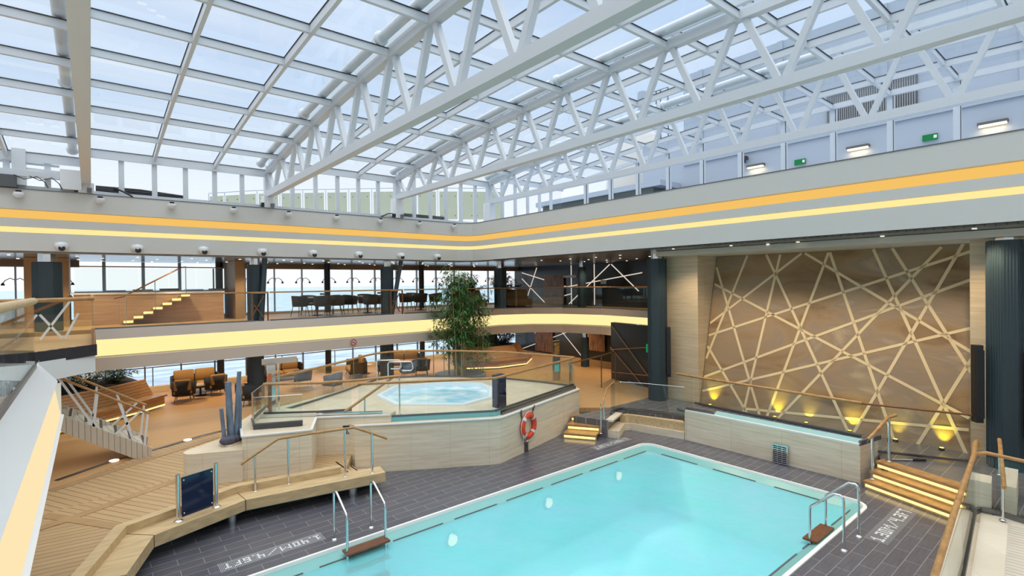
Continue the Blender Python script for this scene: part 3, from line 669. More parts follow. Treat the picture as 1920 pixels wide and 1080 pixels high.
for (t0, z0, t1, z1) in ((.95, 2.55, .05, .75), (1, 1.6, 0, 1.95), (1, 1.7, .25, .5), (1, .7, 0, .9), (.55, .5, .1, 0.3)):
    a = lerp((16.22, 13.5), (15.72, 11.1), 1-t0); b = lerp((16.22, 13.5), (15.72, 11.1), 1-t1)
    o.bar((a[0]-.02, a[1], z0), (b[0]-.02, b[1], z1), .035, .02, up=(1, 0, 0))
tag(o.build('inlaid_line_pattern', mat('bronze_line', (.42, .25, .15), .3, .6)), 'bronze slanting lines inlaid in the charcoal wall by the dark blue column', 'wall decoration')
for (y0, y1, z0, z1, l) in ((20.9, 19.4, 3.2, 4.75, 'rust coloured copper panel in the charcoal wall of the middle gallery'), (21.7, 20.3, .5, 2.7, 'rust coloured copper panel in the charcoal wall of the lounge, near the windows'), (17.9, 16.6, .9, 2.7, 'rust coloured copper panel in the charcoal wall behind the slim dark column')):
    tag(MB().box(19.50, y1, z0, 19.555, y0, z1).build('copper_cladding', COPPER), l, 'wall cladding')
struct('door_1', 'black double door in the charcoal wall of the middle gallery', MB().box(19.54, 12.9, GZ, 19.6, 14.1, 4.75), BLACK, 'door')
o = thing('door_sign', 'small white sign with a black pictogram beside the gallery door', 'sign', (19.55, 12.3, 4.2))
MB().box(19.54, 12.05, 4.0, 19.57, 12.5, 4.4).build('panel', SIGNW, o); MB().box(19.53, 12.12, 4.05, 19.545, 12.43, 4.35).build('pictogram', BLACK, o)
tag(MB().box(19.54, 16.5, 4.25, 19.58, 16.85, 4.45).build('wall_notice', SIGNW), 'small white notice on the charcoal gallery wall between slanting strips', 'sign')
tag(MB().box(19.5, 18.5, 4.6, 19.58, 19.4, 4.72).build('air_outlet', SIGNW), 'long white air outlet high on the charcoal gallery wall', 'vent')
o = thing('exit_sign', 'small green exit sign on the charcoal lounge wall beside the dark blue column', 'sign', (15.7, 11.2, 1.9)); MB().box(15.62, 11.15, 1.75, 15.68, 11.35, 2.05).build('panel', SIGNG, o)

# unseen walls added behind the camera to cut sideways sky light
mb = MB(); mb.box(-9.5, -8.2, 0, 20, -8.0, 6.95); struct('wall_added_south', 'unseen cream wall added behind the viewer to cut sideways light', mb, CREAM, 'wall')
mb = MB(); mb.box(-9.7, -8.2, 0, -9.5, 19.2, 6.95); struct('wall_added_west', 'unseen cream wall added beyond the side gallery to cut sideways light', mb, CREAM, 'wall')

# mural wall
MX = 14.7
mb = MB()
WTR = stonemat('wall_travertine', (.74, .60, .42), (.56, .44, .29), jw=1.6, jh=.6)
mb.box(MX, 8.72, 0, 16.0, 9.95, 5.28); struct('wall_north', 'cream travertine wall between the brown mural and the gallery', mb, WTR, 'wall')
struct('wall_north', 'cream travertine wall behind the wide dark blue column', MB().box(MX, -4, 0, 15.0, 2.28, 5.28), WTR, 'wall')
struct('wall_north', 'travertine wall closing the end of the middle gallery', MB().box(16.0, 9.75, 0, 19.6, 9.95, 5.28), WTR, 'wall')
struct('trim_7', 'pale bulkhead above the brown mural', MB().box(13.9, -4, 5.12, 16.2, 9.7, 5.27), mat('pale_bulkhead', (.62, .57, .49), .5), 'trim')
def MP(y, z, off=0.0): return (14.75+(z-.45)*.235-off, y, z)
M_ = thing('stone_mural', 'tall brown stone mural crossed by pale straight lines', 'mural', (14.8, 5.5, .45))
MB().add([MP(8.695, .40), MP(2.30, .40), MP(2.30, 5.11), MP(8.695, 5.11), *[(p[0]+.2, p[1], p[2]) for p in (MP(8.695, .40), MP(2.30, .40), MP(2.30, 5.11), MP(8.695, 5.11))]], [(0, 3, 2, 1), (4, 5, 6, 7), (0, 1, 5, 4), (1, 2, 6, 5), (2, 3, 7, 6), (3, 0, 4, 7)]).build('stone_panel', MURAL, M_)
ML = [(7.69, 5.1, 8.70, 1.76), (8.69, 4.81, 6.83, 0.42), (7.11, 5.1, 4.62, 0.46), (6.7, 5.08, 7.32, 0.42), (6.11, 5.08, 8.69, 2.95), (6.02, 5.08, 2.3, 2.62), (5.41, 5.07, 6.65, 0.42), (5.38, 5.07, 3.66, 0.45), (4.36, 5.1, 2.35, 0.44), (3.95, 5.1, 2.25, 2.05), (2.97, 5.07, 6.37, 0.42), (2.57, 5.12, 4.51, 0.45), (2.25, 5.0, 8.68, 2.58), (2.25, 4.35, 8.7, 1.28), (2.25, 3.22, 8.70, 0.85), (8.7, 4.23, 2.25, 1.18), (8.68, 2.26, 7.19, 0.42), (2.3, 2.58, 3.22, 0.45), (7.27, 0.56, 2.25, 0.98)]
mb = MB(); nrm = Vector((-1, 0, .235)).normalized()
for y0, z0, y1, z1 in ML:
    lo, hi = 2.335, 8.67
    if y1 > hi: z1 = z0+(z1-z0)*(hi-y0)/(y1-y0); y1 = hi
    if y0 > hi: z0 = z1+(z0-z1)*(hi-y1)/(y0-y1); y0 = hi
    if y1 < lo: z1 = z0+(z1-z0)*(lo-y0)/(y1-y0); y1 = lo
    if y0 < lo: z0 = z1+(z0-z1)*(lo-y1)/(y0-y1); y0 = lo
    mb.bar(MP(y0, z0, .004), MP(y1, z1, .004), .068, .012, up=nrm)
mb.build('inlay_lines', INLAY, M_)
for i, (y, l) in enumerate([(8.28, 'nearest the travertine wall corner'), (6.36, 'second along from the travertine corner'), (5.55, 'third, where the mural lines meet the handrail'), (4.54, 'fourth, before the long platform ends'), (3.6, 'beside the long platform end tiles'), (2.75, 'brightest, near the right-hand dark column')]):
    t = thing('mural_uplight', 'small floor uplight washing yellow on the mural, %s' % l, 'light', (14.60, y, DK), 'yellow uplights at the mural foot')
    MB().lathe([(.055, 0), (.055, .05), (.045, .06)], (14.60, y, DK), 12).build('housing', BLACK, t); MB().lathe([(.042, .06), (.04, .065)], (14.60, y, DK), 12).build('lens', emat('uplight_lens', (1, .8, .1), 3), t)
    lamp('SPOT', 'uplight_beam', (14.60, y, DK+.08), 42 if i not in (2, 4) else 16, (1.0, .88, .05), rot=(0, R(180+36), 0), spot_size=R(66), spot_blend=.9, shadow_soft_size=.03)

# columns
def column(name, x, y, w, z0, z1, label, rot=0.0, brace=None, ribs=True, cap=True, group='dark blue grey columns'):
    t = thing(name, label, 'column', (x, y, z0), group)
    def octo(r, k=.42):
        a = [(r, r*k), (r*k, r), (-r*k, r), (-r, r*k), (-r, -r*k), (-r*k, -r), (r*k, -r), (r, -r*k)]
        return [(x+p*math.cos(rot)-q*math.sin(rot), y+p*math.sin(rot)+q*math.cos(rot)) for p, q in a]
    mb = MB(); mb.prism(octo(w/2), z0, z1-.22)
    if ribs:
        pts = octo(w/2+.003)
        for i in range(8):
            a, b = pts[i], pts[(i+1) % 8]; n = max(2, int(Vector((b[0]-a[0], b[1]-a[1])).length/.045))
            for k in range(n): p = lerp(a, b, (k+.5)/n); mb.bar((*p, z0), (*p, z1-.24), .012, .012, up=(1, 0, 0))
    mb.build('cladding', COLUMN, t)
    if cap: MB().prism(octo(w/2*.62), z1-.22, z1).build('steel_capital', CHROME, t)
    MB().prism(octo(w/2*.8), z0, z0+.10).build('base_ring', DSTEEL, t)
    return t
c1 = column('column', 14.24, 1.66, .56, DK, 5.28, 'wide dark blue column between two black loudspeakers beside the mural', R(20))
c2 = column('column', 14.25, 9.9, .56, DK, 5.28, 'dark blue column at the travertine corner where the gallery ends', R(20))
column('column', 17.75, 16.3, .36, Zl, 2.0, 'slim black column of the lounge before the rusted copper panel', group='lower lounge columns')
column('column', 17.85, 16.55, .36, GZ, 5.28, 'slim dark column of the middle gallery before the bright strips wall')
for x, w, l in ((-.93, .62, 'beside the tan wall and the gallery stair'), (4.37, .46, 'with a leaning brace, nearest the travertine bar block'), (9.27, .46, 'with a leaning brace, behind the bamboo'), (15.1, .55, 'between the two wooden planter benches')):
    column('column', x, 19.25, w, GZ, 5.28, 'dark gallery column %s' % l)
    column('column', x, 20.05 if abs(x-7) > 7 else 19.35, w*1.06, Zl, 2.76, 'blue grey lounge column standing below the gallery column %s' % l, group='lower lounge columns')
for a, b, l in (((4.62, 18.95, 5.28), (4.45, 18.82, GZ), 'near the bar block'), ((9.75, 18.95, 5.28), (9.25, 18.82, GZ), 'behind the bamboo crown')):
    tag(MB().tube([a, b], .085, 10).build('leaning_brace', COLUMN), 'dark leaning round brace in front of the gallery column %s' % l, 'brace')
for x in (3.91, 8.15, 12.9):
    tag(MB().lathe([(.13, GZ), (.13, 5.28)], (x, 22.9, 0), 14).build('window_column', BLACK), 'round dark column at the gallery windows %s' % ('behind the bar block' if x < 4 else 'between the two round table groups' if x < 9 else 'behind the bamboo crown'), 'column', 'round window columns')
    tag(MB().lathe([(.13, Zl), (.13, 2.76)], (x, 22.9, 0), 14).build('window_column', BLACK), 'round dark column at the lounge windows %s' % ('beside the tan sofa corner' if x < 4 else 'between the lounge sofas' if x < 9 else 'behind the bamboo canes'), 'column', 'round window columns')
def speaker(x, y, z0, z1, label, rot):
    t = thing('line_speaker', label, 'loudspeaker', (x, y, z0), 'black column loudspeakers'); t.rotation_euler = (0, 0, 0)
    MB().bar((x, y, z0), (x, y, z1), .13, .16, up=(math.cos(rot), math.sin(rot), 0)).build('cabinet', BLACK, t); cab = t.children[0]
    MB().bar((x-.085*math.cos(rot), y-.085*math.sin(rot), z0+.1), (x-.085*math.cos(rot), y-.085*math.sin(rot), z1-.1), .13, .05, up=(math.cos(rot), math.sin(rot), 0)).build('grille', mat('speaker_grille', (.02, .02, .022), .8), cab)
speaker(13.90, 2.05, 1.38, 2.95, 'tall black loudspeaker on the mural side of the wide dark column', R(40))
speaker(13.98, 1.30, 1.20, 2.85, 'tall black loudspeaker on the outer side of the wide dark column', R(40))
speaker(14.37, 9.58, 1.25, 2.85, 'tall narrow black loudspeaker on the dark column at the travertine corner', R(40))

# ------------------------------------------------------------------ glass roof: arched sections and trusses
YN = [18.67-1.55*k for k in range(17)]
def arch(y):
    t = (y-6.27)/12.4
    return .76*(1-abs(t)**2.15)
SECX = [(-9.6, -4.86, 7.44, 'lowest'), (-4.86, -.06, 7.75, 'second lowest'), (-.06, 4.7, 8.05, 'middle'), (4.7, 9.5, 8.40, 'second highest'), (9.5, 14.1, 8.74, 'high'), (14.1, 18.8, 9.06, 'highest')]
def section(i, x0, x1, zb, word):
    t = thing('roof_section', '%s white framed arched glass section of the sliding roof, %s' % (word.capitalize(), ('far beyond the beam overhead', 'on the sea side of the beam overhead', 'between the overhead beam and the first open truss', 'between the first and second open trusses', 'between the second and third open trusses', 'next to the ship superstructure')[i]), 'glass roof', (x0, 6, zb), 'arched sections of the glass roof')
    cols = [x0+(x1-x0)*k/3 for k in range(4)]
    G = .20
    for k, x in enumerate(cols):
        mb = MB(); w = .07 if k in (1, 2) else .10
        xx = x+(.06 if k == 0 else -.06 if k == 3 else 0)
        for a, b in zip(YN, YN[1:]): mb.bar((xx, a, zb+arch(a)+.11), (xx, b, zb+arch(b)+.11), w, .16)
        mb.build('rafter', STEELW, t)
    for k, y in enumerate(YN):
        h = .14 if k else .24
        MB().box(x0+.02, y-.035, zb+arch(y)+.19-h, x1-.02, y+.035, zb+arch(y)+.185).build('purlin', STEELW, t)
    mb = MB()
    for y in YN: mb.box(x0+.1, y-.055, zb+arch(y)+.186, x1-.1, y+.055, zb+arch(y)+.198)
    for x in cols[1:3]:
        for a, b in zip(YN, YN[1:]): mb.bar((x, a, zb+arch(a)+.195), (x, b, zb+arch(b)+.195), .10, .012)
    mb.build('rubber_seal', SEAL, t)
    for a, b in zip(YN, YN[1:]):
        for c, d in zip(cols, cols[1:]):
            za, zc = zb+arch(a)+G, zb+arch(b)+G
            MB().add([(c, a, za), (d, a, za), (d, b, zc), (c, b, zc)], [(0, 1, 2, 3)]).build('pane', ROOFG, t)
    if i in (1, 2, 3, 4):
        for y in (YN[0]-.25, YN[3]-.1, YN[6]-.1):
            xx = x1-.27
            mb = MB(); ys = [y-.1*j for j in range(0, 45)]
            mb.tube([(xx, yy, zb+arch(yy)+.33) for yy in ys[::4]], .10, 14).build('drive_tube', STEELW, t)
            MB().lathe([(.02, .03), (.13, .03), (.14, 0), (.14, -.06), (.11, -.08)], (xx, y+.02, zb+arch(y)+.33), 18, axis='y').build('wheel_cap', WHITE, t)
for i, a in enumerate(SECX): section(i, *a)

def truss(x, zbot, ztop, label, foot=True, cw=.20):
    t = thing('roof_truss', label, 'truss', (x, 18.7, zbot), 'white roof trusses')
    MB().box(x-cw/2, -6.2, zbot, x+cw/2, 18.62, zbot+.20).build('bottom_chord', STEELW, t)
    mb = MB()
    for a, b in zip(YN, YN[1:]): mb.bar((x, a, ztop+arch(a)+.10), (x, b, ztop+arch(b)+.10), .17, .20)
    mb.build('top_chord', STEELW, t)
    for k in range(16):
        yb = (YN[k]+YN[k+1])/2+.02
        for yt, dy in ((YN[k]-.10, .07), (YN[k+1]+.10, -.07)):
            MB().bar((x, yt, ztop+arch(yt)+.02), (x, yb+dy, zbot+.19), .115, .115, up=(1, 0, 0)).build('web_member', STEELW, t)
    if foot:
        MB().box(x-.17, 18.5, 6.97, x+.17, 18.95, zbot+.05).build('foot_box', WHITE, t)
        MB().box(x-.11, 18.62, zbot+.05, x+.11, 18.85, ztop+.15).build('end_post', STEELW, t)
        MB().box(x-.26, 18.52, 7.0, x-.17, 18.66, 7.12).build('wheel', BLACK, t)
        MB().box(x+.02, 18.40, 6.97, x+.12, 18.5, 7.10).build('locking_block', DSTEEL, t)
truss(-.06, 7.20, 7.82, 'white roof truss running straight overhead, seen end on as one tan beam')
truss(4.7, 7.32, 8.09, 'white open roof truss next after the overhead beam, nearest of those seen from the side')
truss(9.5, 7.70, 8.44, 'white open roof truss in the middle, its long chord crossing above the mural')
truss(14.1, 7.94, 8.78, 'white open roof truss closest to the ship superstructure windows')

# upright glazing under the eaves, one bay at a time
def clere(x0, x1, z0, z1, label):
    global n_; n_ += 1
    t = thing('window_%d' % n_, label, 'window', (x0, 18.75, z0), kind='structure')
    MB().box(x0+.03, 18.745, z0+.1, x1-.03, 18.757, z1).build('pane', WING, t)
    MB().box(x0-.065, 18.70, z0, x0+.065, 18.80, z1).build('mullion', STEELW, t)
    MB().box(x0+.045, 18.69, z0, x1-.045, 18.81, z0+.09).build('sill', STEELW, t)
    MB().box(x0+.045, 18.745, z0+.088, x1-.045, 18.80, z0+.10).build('seal', SEAL, t)
k_ = 0
for (x0, x1, zb, w) in SECX:
    for j in range(6):
        a = x0+(x1-x0)*j/6; b = x0+(x1-x0)*(j+1)/6
        clere(a, b, 6.97, zb+.0, 'upright roof window number %d from the far end of the sea side row' % (k_+1)); k_ += 1
EX = 18.85
for k in range(1, 15):
    y0, y1 = YN[k], YN[k+1]; n_ += 1
    t = thing('window_%d' % n_, 'upright end window number %d of the row facing the ship superstructure' % k, 'window', (EX, y0, 6.9), kind='structure')
    zt0, zt1 = 9.06+arch(y0)+.05, 9.06+arch(y1)+.05
    MB().add([(EX, y0-.04, 6.95), (EX, y1+.04, 6.95), (EX, y1+.04, zt1), (EX, y0-.04, zt0)], [(0, 1, 2, 3)]).build('pane', WING, t)
    MB().box(EX-.09, y0-.08, 6.8, EX+.09, y0+.08, zt0).build('mullion', STEELW, t)
    MB().box(EX-.095, y0-.09, 6.8, EX-.06, y0-.078, zt0).build('seal', SEAL, t)
    MB().bar((EX, y0, 6.95), (EX, y1, 6.95), .12, .1).build('sill', STEELW, t)

# ------------------------------------------------------------------ outside: upper deck screens, ship superstructure
wb = [(4.6, 29.3), (6.3, 27.1), (8.85, 24.9), (11.4, 22.7), (13.9, 20.9), (15.8, 19.7)]
cnt = 0
for a, b in zip(wb, wb[1:]):
    n = 3
    for k in range(n):
        p, q = lerp(a, b, (k+.08)/n), lerp(a, b, (k+.92)/n); cnt += 1
        t = thing('wind_screen', 'frosted green glass wind screen panel on the outer deck, number %d from the sea end' % cnt, 'screen', (*p, 7.0), 'frosted wind screens on the outer deck')
        MB().bar((*p, 8.15), (*q, 8.15), .02, 1.35).build('glass_panel', FROST, t)
        for f in (.12, .88):
            for z in (7.65, 8.6):
                c = lerp(p, q, f); MB().sphere((c[0]-.02, c[1]-.03, z), .03, 8).build('bolt', DSTEEL, t)
        MB().tube([(*lerp(a, b, k/n), 6.9), (*lerp(a, b, k/n), 8.95)], .025, 8).build('post', STEELW, t)
o = MB().tube([(x, y, 9.0) for x, y in wb], .03, 8).build('outer_handrail', STEELW); tag(o, 'white handrail line above the frosted wind screens outside', 'railing')
o = MB().tube([(-9, 21.5, 7.25), (16, 21.5, 7.25)], .03, 8).build('outer_pipe', DSTEEL); tag(o, 'thin dark pipe outside along the foot of the upright roof windows', 'pipe')
t = thing('ship_superstructure', 'tall blue white ship superstructure wall beyond the glass roof', 'superstructure', (26, 2, 6.8))
MB().box(26, -24, 6.8, 34, 16.2, 15.9).build('wall', SHIP, t)
mb = MB()
for k in range(9): mb.box(25.93, 15.0-k*4.2, 11.2, 26, 15.25-k*4.2, 15.9)
mb.build('rib', SHIP, t)
MB().box(26, 16.2, 6.81, 33, 19.0, 12.6).build('lower_block', SHIP, t)
MB().box(25.9, -24, 10.85, 26.0, 16.2, 10.95).build('ledge', SHIP, t)
MB().tube([(25.9, 10.7, 9.55), (25.9, 3.5, 9.55)], .03, 6).build('pipe', SHIPG, t)
MB().bar((25.95, 8.9, 11.95), (25.95, 5.6, 11.95), .1, 1.3).build('louvre_box', SHIPG, t)
mb = MB()
for k in range(40): mb.box(25.86, 8.88-k*.082, 11.35, 25.90, 8.92-k*.082-.075, 12.55)
mb.build('louvre_slats', mat('louvre_slat', (.30, .31, .32), .5), t)
for i, (y, z) in enumerate([(12.1, 10.02), (7.66, 10.0), (3.35, 9.98)]):
    t = thing('wall_lamp', 'warm wall lamp on the ship superstructure, %s' % ('nearest the corner post group', 'between the two green exit signs', 'just beyond the second exit sign')[i], 'lamp', (25.9, y, z), 'warm lamps on the superstructure')
    MB().box(25.72, y-.42, z+.03, 25.98, y+.42, z+.13).build('hood', SHIPG, t); MB().box(25.74, y-.38, z-.03, 25.9, y+.38, z+.03).build('lens', WLAMP, bpy.data.objects[t.children[0].name])
    lamp('AREA', 'wall_lamp_light', (25.80, y, z-.05), 5, (1, .78, .45), rot=(0, 0, 0), shape='RECTANGLE', size=.15, size_y=.7)
for y, z, l in ((10.05, 9.9, 'between the first two warm lamps'), (5.2, 9.95, 'between the last two warm lamps')):
    t = thing('exit_sign', 'small green exit sign on the superstructure %s' % l, 'sign', (25.9, y, z), 'green exit signs outside')
    MB().box(25.9, y-.24, z-.12, 25.97, y+.24, z+.12).build('panel', SIGNG, t); MB().box(25.89, y-.22, z-.06, 25.9, y-.12, z+.06).build('pictogram', SIGNW, t)
for y, z, l in ((12.7, 10.55, 'beside the first warm lamp'), (2.2, 10.35, 'beyond the last warm lamp')):
    t = thing('camera_unit', 'small dark camera on the superstructure wall %s' % l, 'camera', (25.8, y, z)); MB().box(25.6, y-.22, z-.08, 25.9, y+.1, z+.08).build('body', BLACK, t); MB().box(25.85, y-.04, z-.2, 25.98, y+.04, z).build('bracket', SHIPG, t)
t = thing('deck_bulwark', 'white ship bulwark and dark sheltered deck beyond the end windows', 'bulwark', (23, 18, 6.8))
MB().box(23.5, 13.0, 6.81, 24, 24, 8.55).build('white_wall', SHIP, t)
MB().box(24.2, 17.0, 6.81, 25.8, 26, 9.6).build('dark_house', mat('dark_glazing', (.05, .075, .07), .15), t)
MB().box(24.0, 16.4, 9.6, 25.9, 26.5, 9.9).build('roof_edge', SHIP, t)
t = thing('ship_funnel', 'pale tapered ship funnel seen through the roof glass above the end windows', 'funnel', (30, 21, 9))
MB().lathe([(2.7, 6.81), (2.6, 9.0), (2.2, 12.2), (1.5, 14.3), (.8, 15.0), (.2, 15.2)], (30, 22.2, 0), 20).build('casing', mat('funnel_cream', (.62, .60, .56), .5), t)
MB().lathe([(.35, 15.0), (.35, 17.4)], (29.6, 21.6, 0), 10).build('exhaust_pipe', SHIP, t)
t = thing('ladder_hoop', 'thin ladder hoops standing above the superstructure edge', 'ladder', (26, 16.6, 13)); 
for dx in (0, .5): MB().tube([(26, 17.2+dx, 12.5), (26, 17.2+dx, 15.6), (26, 18.0+dx, 15.6), (26, 18.0+dx, 14.8)], .04, 6).build('hoop', SHIPG, t)

# roof drive gear at the sea side
t = thing('roof_carriage', 'white sliding roof carriage with rails and a motor box beside the overhead beam foot', 'machinery', (-1, 18.5, 7))
MB().bar((-4, 18.6, 7.36), (-.55, 18.6, 7.36), .16, .17).build('rail_beam', STEELW, t)
MB().bar((-4, 18.75, 7.68), (-.62, 18.75, 7.66), .06, .06).build('upper_rail', STEELW, t)
MB().bar((-1.3, 18.72, 7.52), (-.5, 18.72, 7.5), .05, .05).build('middle_rail', STEELW, t)
MB().box(-.60, 18.42, 7.02, -.16, 18.8, 7.55).build('motor_box', WHITE, t)
MB().box(-1.9, 18.45, 6.97, -1.45, 18.8, 7.28).build('wheel_box', SHIPG, t)
MB().box(-1.55, 18.55, 7.05, -1.28, 18.85, 8.0).build('post', STEELW, t)
o = MB()
for c in ((-1.5, -.9), (-1.2, -.62)):
    o.tube([(c[0], 18.42, 7.28), (c[0]+.2, 18.40, 7.18), ((c[0]+c[1])/2+.15, 18.40, 7.28), (c[1], 18.40, 7.14), (c[1]+.06, 18.42, 7.0)], .012, 6)
o.build('cable', BLACK, t)
t = thing('cable_chain', 'dark cable chain lying outside behind the first upright windows', 'cable chain', (1, 19, 7.1))
MB().box(0, 19.0, 6.81, 2.45, 19.32, 7.06).build('cable_tray', SHIPG, t)
for k in range(3): MB().tube([(0.15, 19.1, 7.16+.05*k), (1.2, 19.15, 7.15+.06*k), (2.3, 19.2, 7.10+.05*k)], .035, 6).build('cable', BLACK, t)
tag(MB().tube([(.55, 18.62, 7.2), (.8, 18.58, 7.08), (.98, 18.55, 6.97)], .025, 8).build('loose_cable', BLACK), 'thick black cable hanging over the fascia edge by the overhead beam', 'cable')
t = thing('cable_chain', 'dark cable chain lying outside behind the windows near the second open truss', 'cable chain', (10.5, 19, 7.1))
MB().box(9.8, 18.9, 6.81, 12.0, 19.2, 7.06).build('cable_tray', SHIPG, t)
for k in range(3): MB().tube([(9.9, 19.0, 7.10+.06*k), (11.9, 19.05, 7.10+.06*k)], .03, 6).build('cable', BLACK, t)
tag(MB().tube([(8.75, 18.57, 6.97), (9.0, 18.55, 7.1), (9.2, 18.55, 7.12), (9.32, 18.57, 6.98)], .022, 8).build('loose_cable', BLACK), 'thick black cable arching beside the foot of the second open truss', 'cable')

# dome cameras and small spotlights along the fascia
def dome(x, y, z, label, up_=False):
    t = thing('fascia_spotlight', label, 'spotlight', (x, y, z), 'round spotlights, %s row on the fascia' % ('upper' if up_ else 'lower'))
    MB().lathe([(.03, .13), (.13, .10), (.15, .02), (.13, -.05), (.07, -.09)] if not up_ else [(.10, -.02), (.12, -.10), (.05, -.16)], (x, y, z), 16).build('housing', WHITE, t)
    if up_: MB().lathe([(.06, -.02), (.06, .03)], (x, y-.02, z), 12).build('lamp_tube', BLACK, t)
    else: MB().lathe([(.075, .02), (.075, 0), (.03, -.02)], (x+.01, y-.115, z-.055), 14, axis='y').build('lens', BLACK, t)
LO = [-2.28, -.6, 1.07, 2.75, 4.45, 6.12, 7.81, 9.55, 11.22]
for i, x in enumerate(LO): dome(x, 18.55, 5.46, 'white ball spotlight with black lens on the lower fascia, %s from the sea end' % ORD[i])
for i, x in enumerate([-1.42, .24, 1.93, 3.6, 5.29, 6.96, 8.67, 10.36, 12.03]): dome(x, 18.48, 6.86, 'small cream spotlight with dark top on the upper fascia band, %s from the sea end' % ORD[i], True)
# recessed downlights
def downlight(x, y, z, label, grp):
    t = thing('downlight', label, 'downlight', (x, y, z-.02), grp)
    MB().lathe([(.055, -.008), (.055, 0)], (x, y, z), 12).build('rim', CHROME, t); MB().lathe([(.04, -.012), (.04, -.008)], (x, y, z), 12).build('lens', DOWN, t)
for j, y in enumerate((19.9, 21.0, 22.2, 23.0)):
    for k in range(14):
        x = -3.2+k*1.45+(j % 2)*.6
        if x < 17.5: downlight(x, y, 5.28, 'small round downlight in the grey strip ceiling of the middle gallery', 'downlights of the gallery ceiling')
for k, (x, y) in enumerate([(x, y) for y in (15.8, 14.4, 13.0, 11.6) for x in (14.6, 16.0, 17.4, 18.6)]+[(13.5, 8.6), (13.55, 7.0), (13.5, 5.4), (13.5, 3.6), (13.5, 2.0), (14.2, 6.2), (14.2, 4.3)]):
    downlight(x+.3*math.sin(k*5), y, 5.28, 'small round downlight in the dark wood strip ceiling', 'downlights of the dark wood ceiling')
def warm(x, y, z, e, c=(1.0, .72, .40), sp=130): lamp('SPOT', 'downlight_beam', (x, y, z), e, c, spot_size=R(sp), spot_blend=.6, shadow_soft_size=.08)
for k in range(9):
    x = -2.5+k*2.3; warm(x, 21.3, 2.70, 150); 
    warm(x, 21.0 if k > 3 else 19.8, 5.22, 55 if k > 3 else 110, (1, .82, .6))
for x, y in ((14.5, 17), (17.5, 14), (16, 12), (18.5, 18.5)): warm(x, y, 2.7, 130)
for x, y in ((15, 14.6), (17.5, 12), (17.5, 15.8)): warm(x, y, 5.22, 80, (1, .85, .62))
for x, y in ((13.55, 8.6), (13.55, 7), (13.5, 5.4), (13.5, 3.6), (13.5, 2.0)): warm(x, y, 5.22, 130, (1, .78, .50))
for x, y in ((-1.5, 16.5), (-1.8, 13.8)): warm(x, y, 2.7, 110)

# ------------------------------------------------------------------ glass balustrades and handrails
def posts(t, ps, r=.02, m=CHROME, foot=True):
    for x, y, z0, z1 in ps:
        mb = MB().tube([(x, y, z0), (x, y, z1)], r, 10)
        po = mb.build('post', m, t)
        if foot: MB().lathe([(r*2, z0), (r*2, z0+.012), (r*1.1, z0+.016)], (x, y, 0), 14).build('foot_flange', m, po)
def handrail(name, label, pts, ps, r=.03, m=TEAK, pr=.02, cat='handrail', pm=CHROME, group=None):
    t = thing(name, label, cat, (ps[0][0], ps[0][1], ps[0][2]), group)
    MB().tube(pts, r, 10).build('rail', m, t); posts(t, ps, pr, pm); return t
rf = offset_path([(4.66, 11.30)]+front[1:], .20)
glass_rail('glass_balustrade', 'teak topped glass balustrade along the pool side of the hot tub platform', rf, ZA+.09, 2.0, panel=1.75)
rr_ = [(11.45, 10.95), (11.15, 12.2), (10.70, 13.4), (9.75, 14.8), (8.80, 15.75), (7.9, 16.25), (7.35, 16.2), (6.75, 15.85), (5.9, 15.2), (4.75, 14.45), (3.50, 13.75)]
glass_rail('glass_balustrade', 'teak topped glass balustrade curving round the lounge side of the hot tub', rr_, ZA, 2.0, panel=1.4)
glass_rail('glass_balustrade', 'teak topped glass balustrade above the alcove with the warning sign', [(3.05, 12.8), (4.0, 12.12), (4.72, 11.75)], ZB+.05, 2.02, panel=1.3, railto=[(3.05, 12.8, 2.05), (4.0, 12.12, 2.05), (4.75, 11.78, 2.05), (5.9, 11.55, 2.06)])
glass_rail('glass_balustrade', 'low frameless glass corner screen beside the copper totem on the travertine block', [(3.50, 11.44), (2.62, 11.83), (2.70, 12.35), (3.30, 13.55)], ZB+.06, 1.96, rail=CHROME, rr=.008, panel=1.6)
handrail('entry_handrail', 'sloping teak handrail on two posts leading up to the hot tub', [(4.45, 11.50, 1.42), (5.75, 11.62, 2.05)], [(4.95, 11.54, 1.1, 1.65), (5.86, 11.56, ZA, 2.04)])
handrail('bench_handrail', 'bent teak handrail on four steel posts beside the travertine block', [(2.12, 10.64, .98), (2.38, 10.64, 1.12), (2.78, 10.63, 1.33), (3.4, 10.42, 1.37), (4.12, 10.16, 1.40), (4.42, 10.06, 1.26), (4.74, 9.94, 1.10)], [(2.36, 10.62, Zl, 1.10), (2.95, 10.58, Zl, 1.33), (3.95, 10.22, Zl, 1.38), (4.45, 10.04, Zl, 1.24)], r=.026, pr=.022)
glass_rail('glass_balustrade', 'teak topped glass balustrade on the long platform before the mural', [(13.28, 8.0), (13.22, 7.2), (13.12, 3.86)], ZP, 1.55, panel=1.4, railto=[(13.52, 8.72, 1.56), (13.30, 7.9, 1.58), (13.12, 3.84, 1.58)])
glass_rail('glass_balustrade', 'glass balustrade with dark teak rail at the mural foot by the wide column', [(13.12, 3.84), (13.95, 2.12)], DK+.04, 1.50, panel=2.2, railto=[(13.12, 3.84, 1.57), (13.95, 2.05, 1.50)], rr=.022, rail=TEAKD)
glass_rail('glass_balustrade', 'glass side screen with steel edge at the corner of the long platform', [(13.5, 8.7), (13.28, 8.05)], DK, 1.52, rail=CHROME, rr=.008, panel=1.5)
handrail('step_handrail', 'short bent teak handrail on two posts at the three glowing steps', [(12.38, 3.52, 1.00), (12.52, 3.46, 1.10), (12.90, 3.32, 1.39), (13.22, 3.25, 1.41)], [(12.50, 3.48, .16, 1.09), (12.92, 3.30, DK, 1.39)], r=.033, pr=.028)
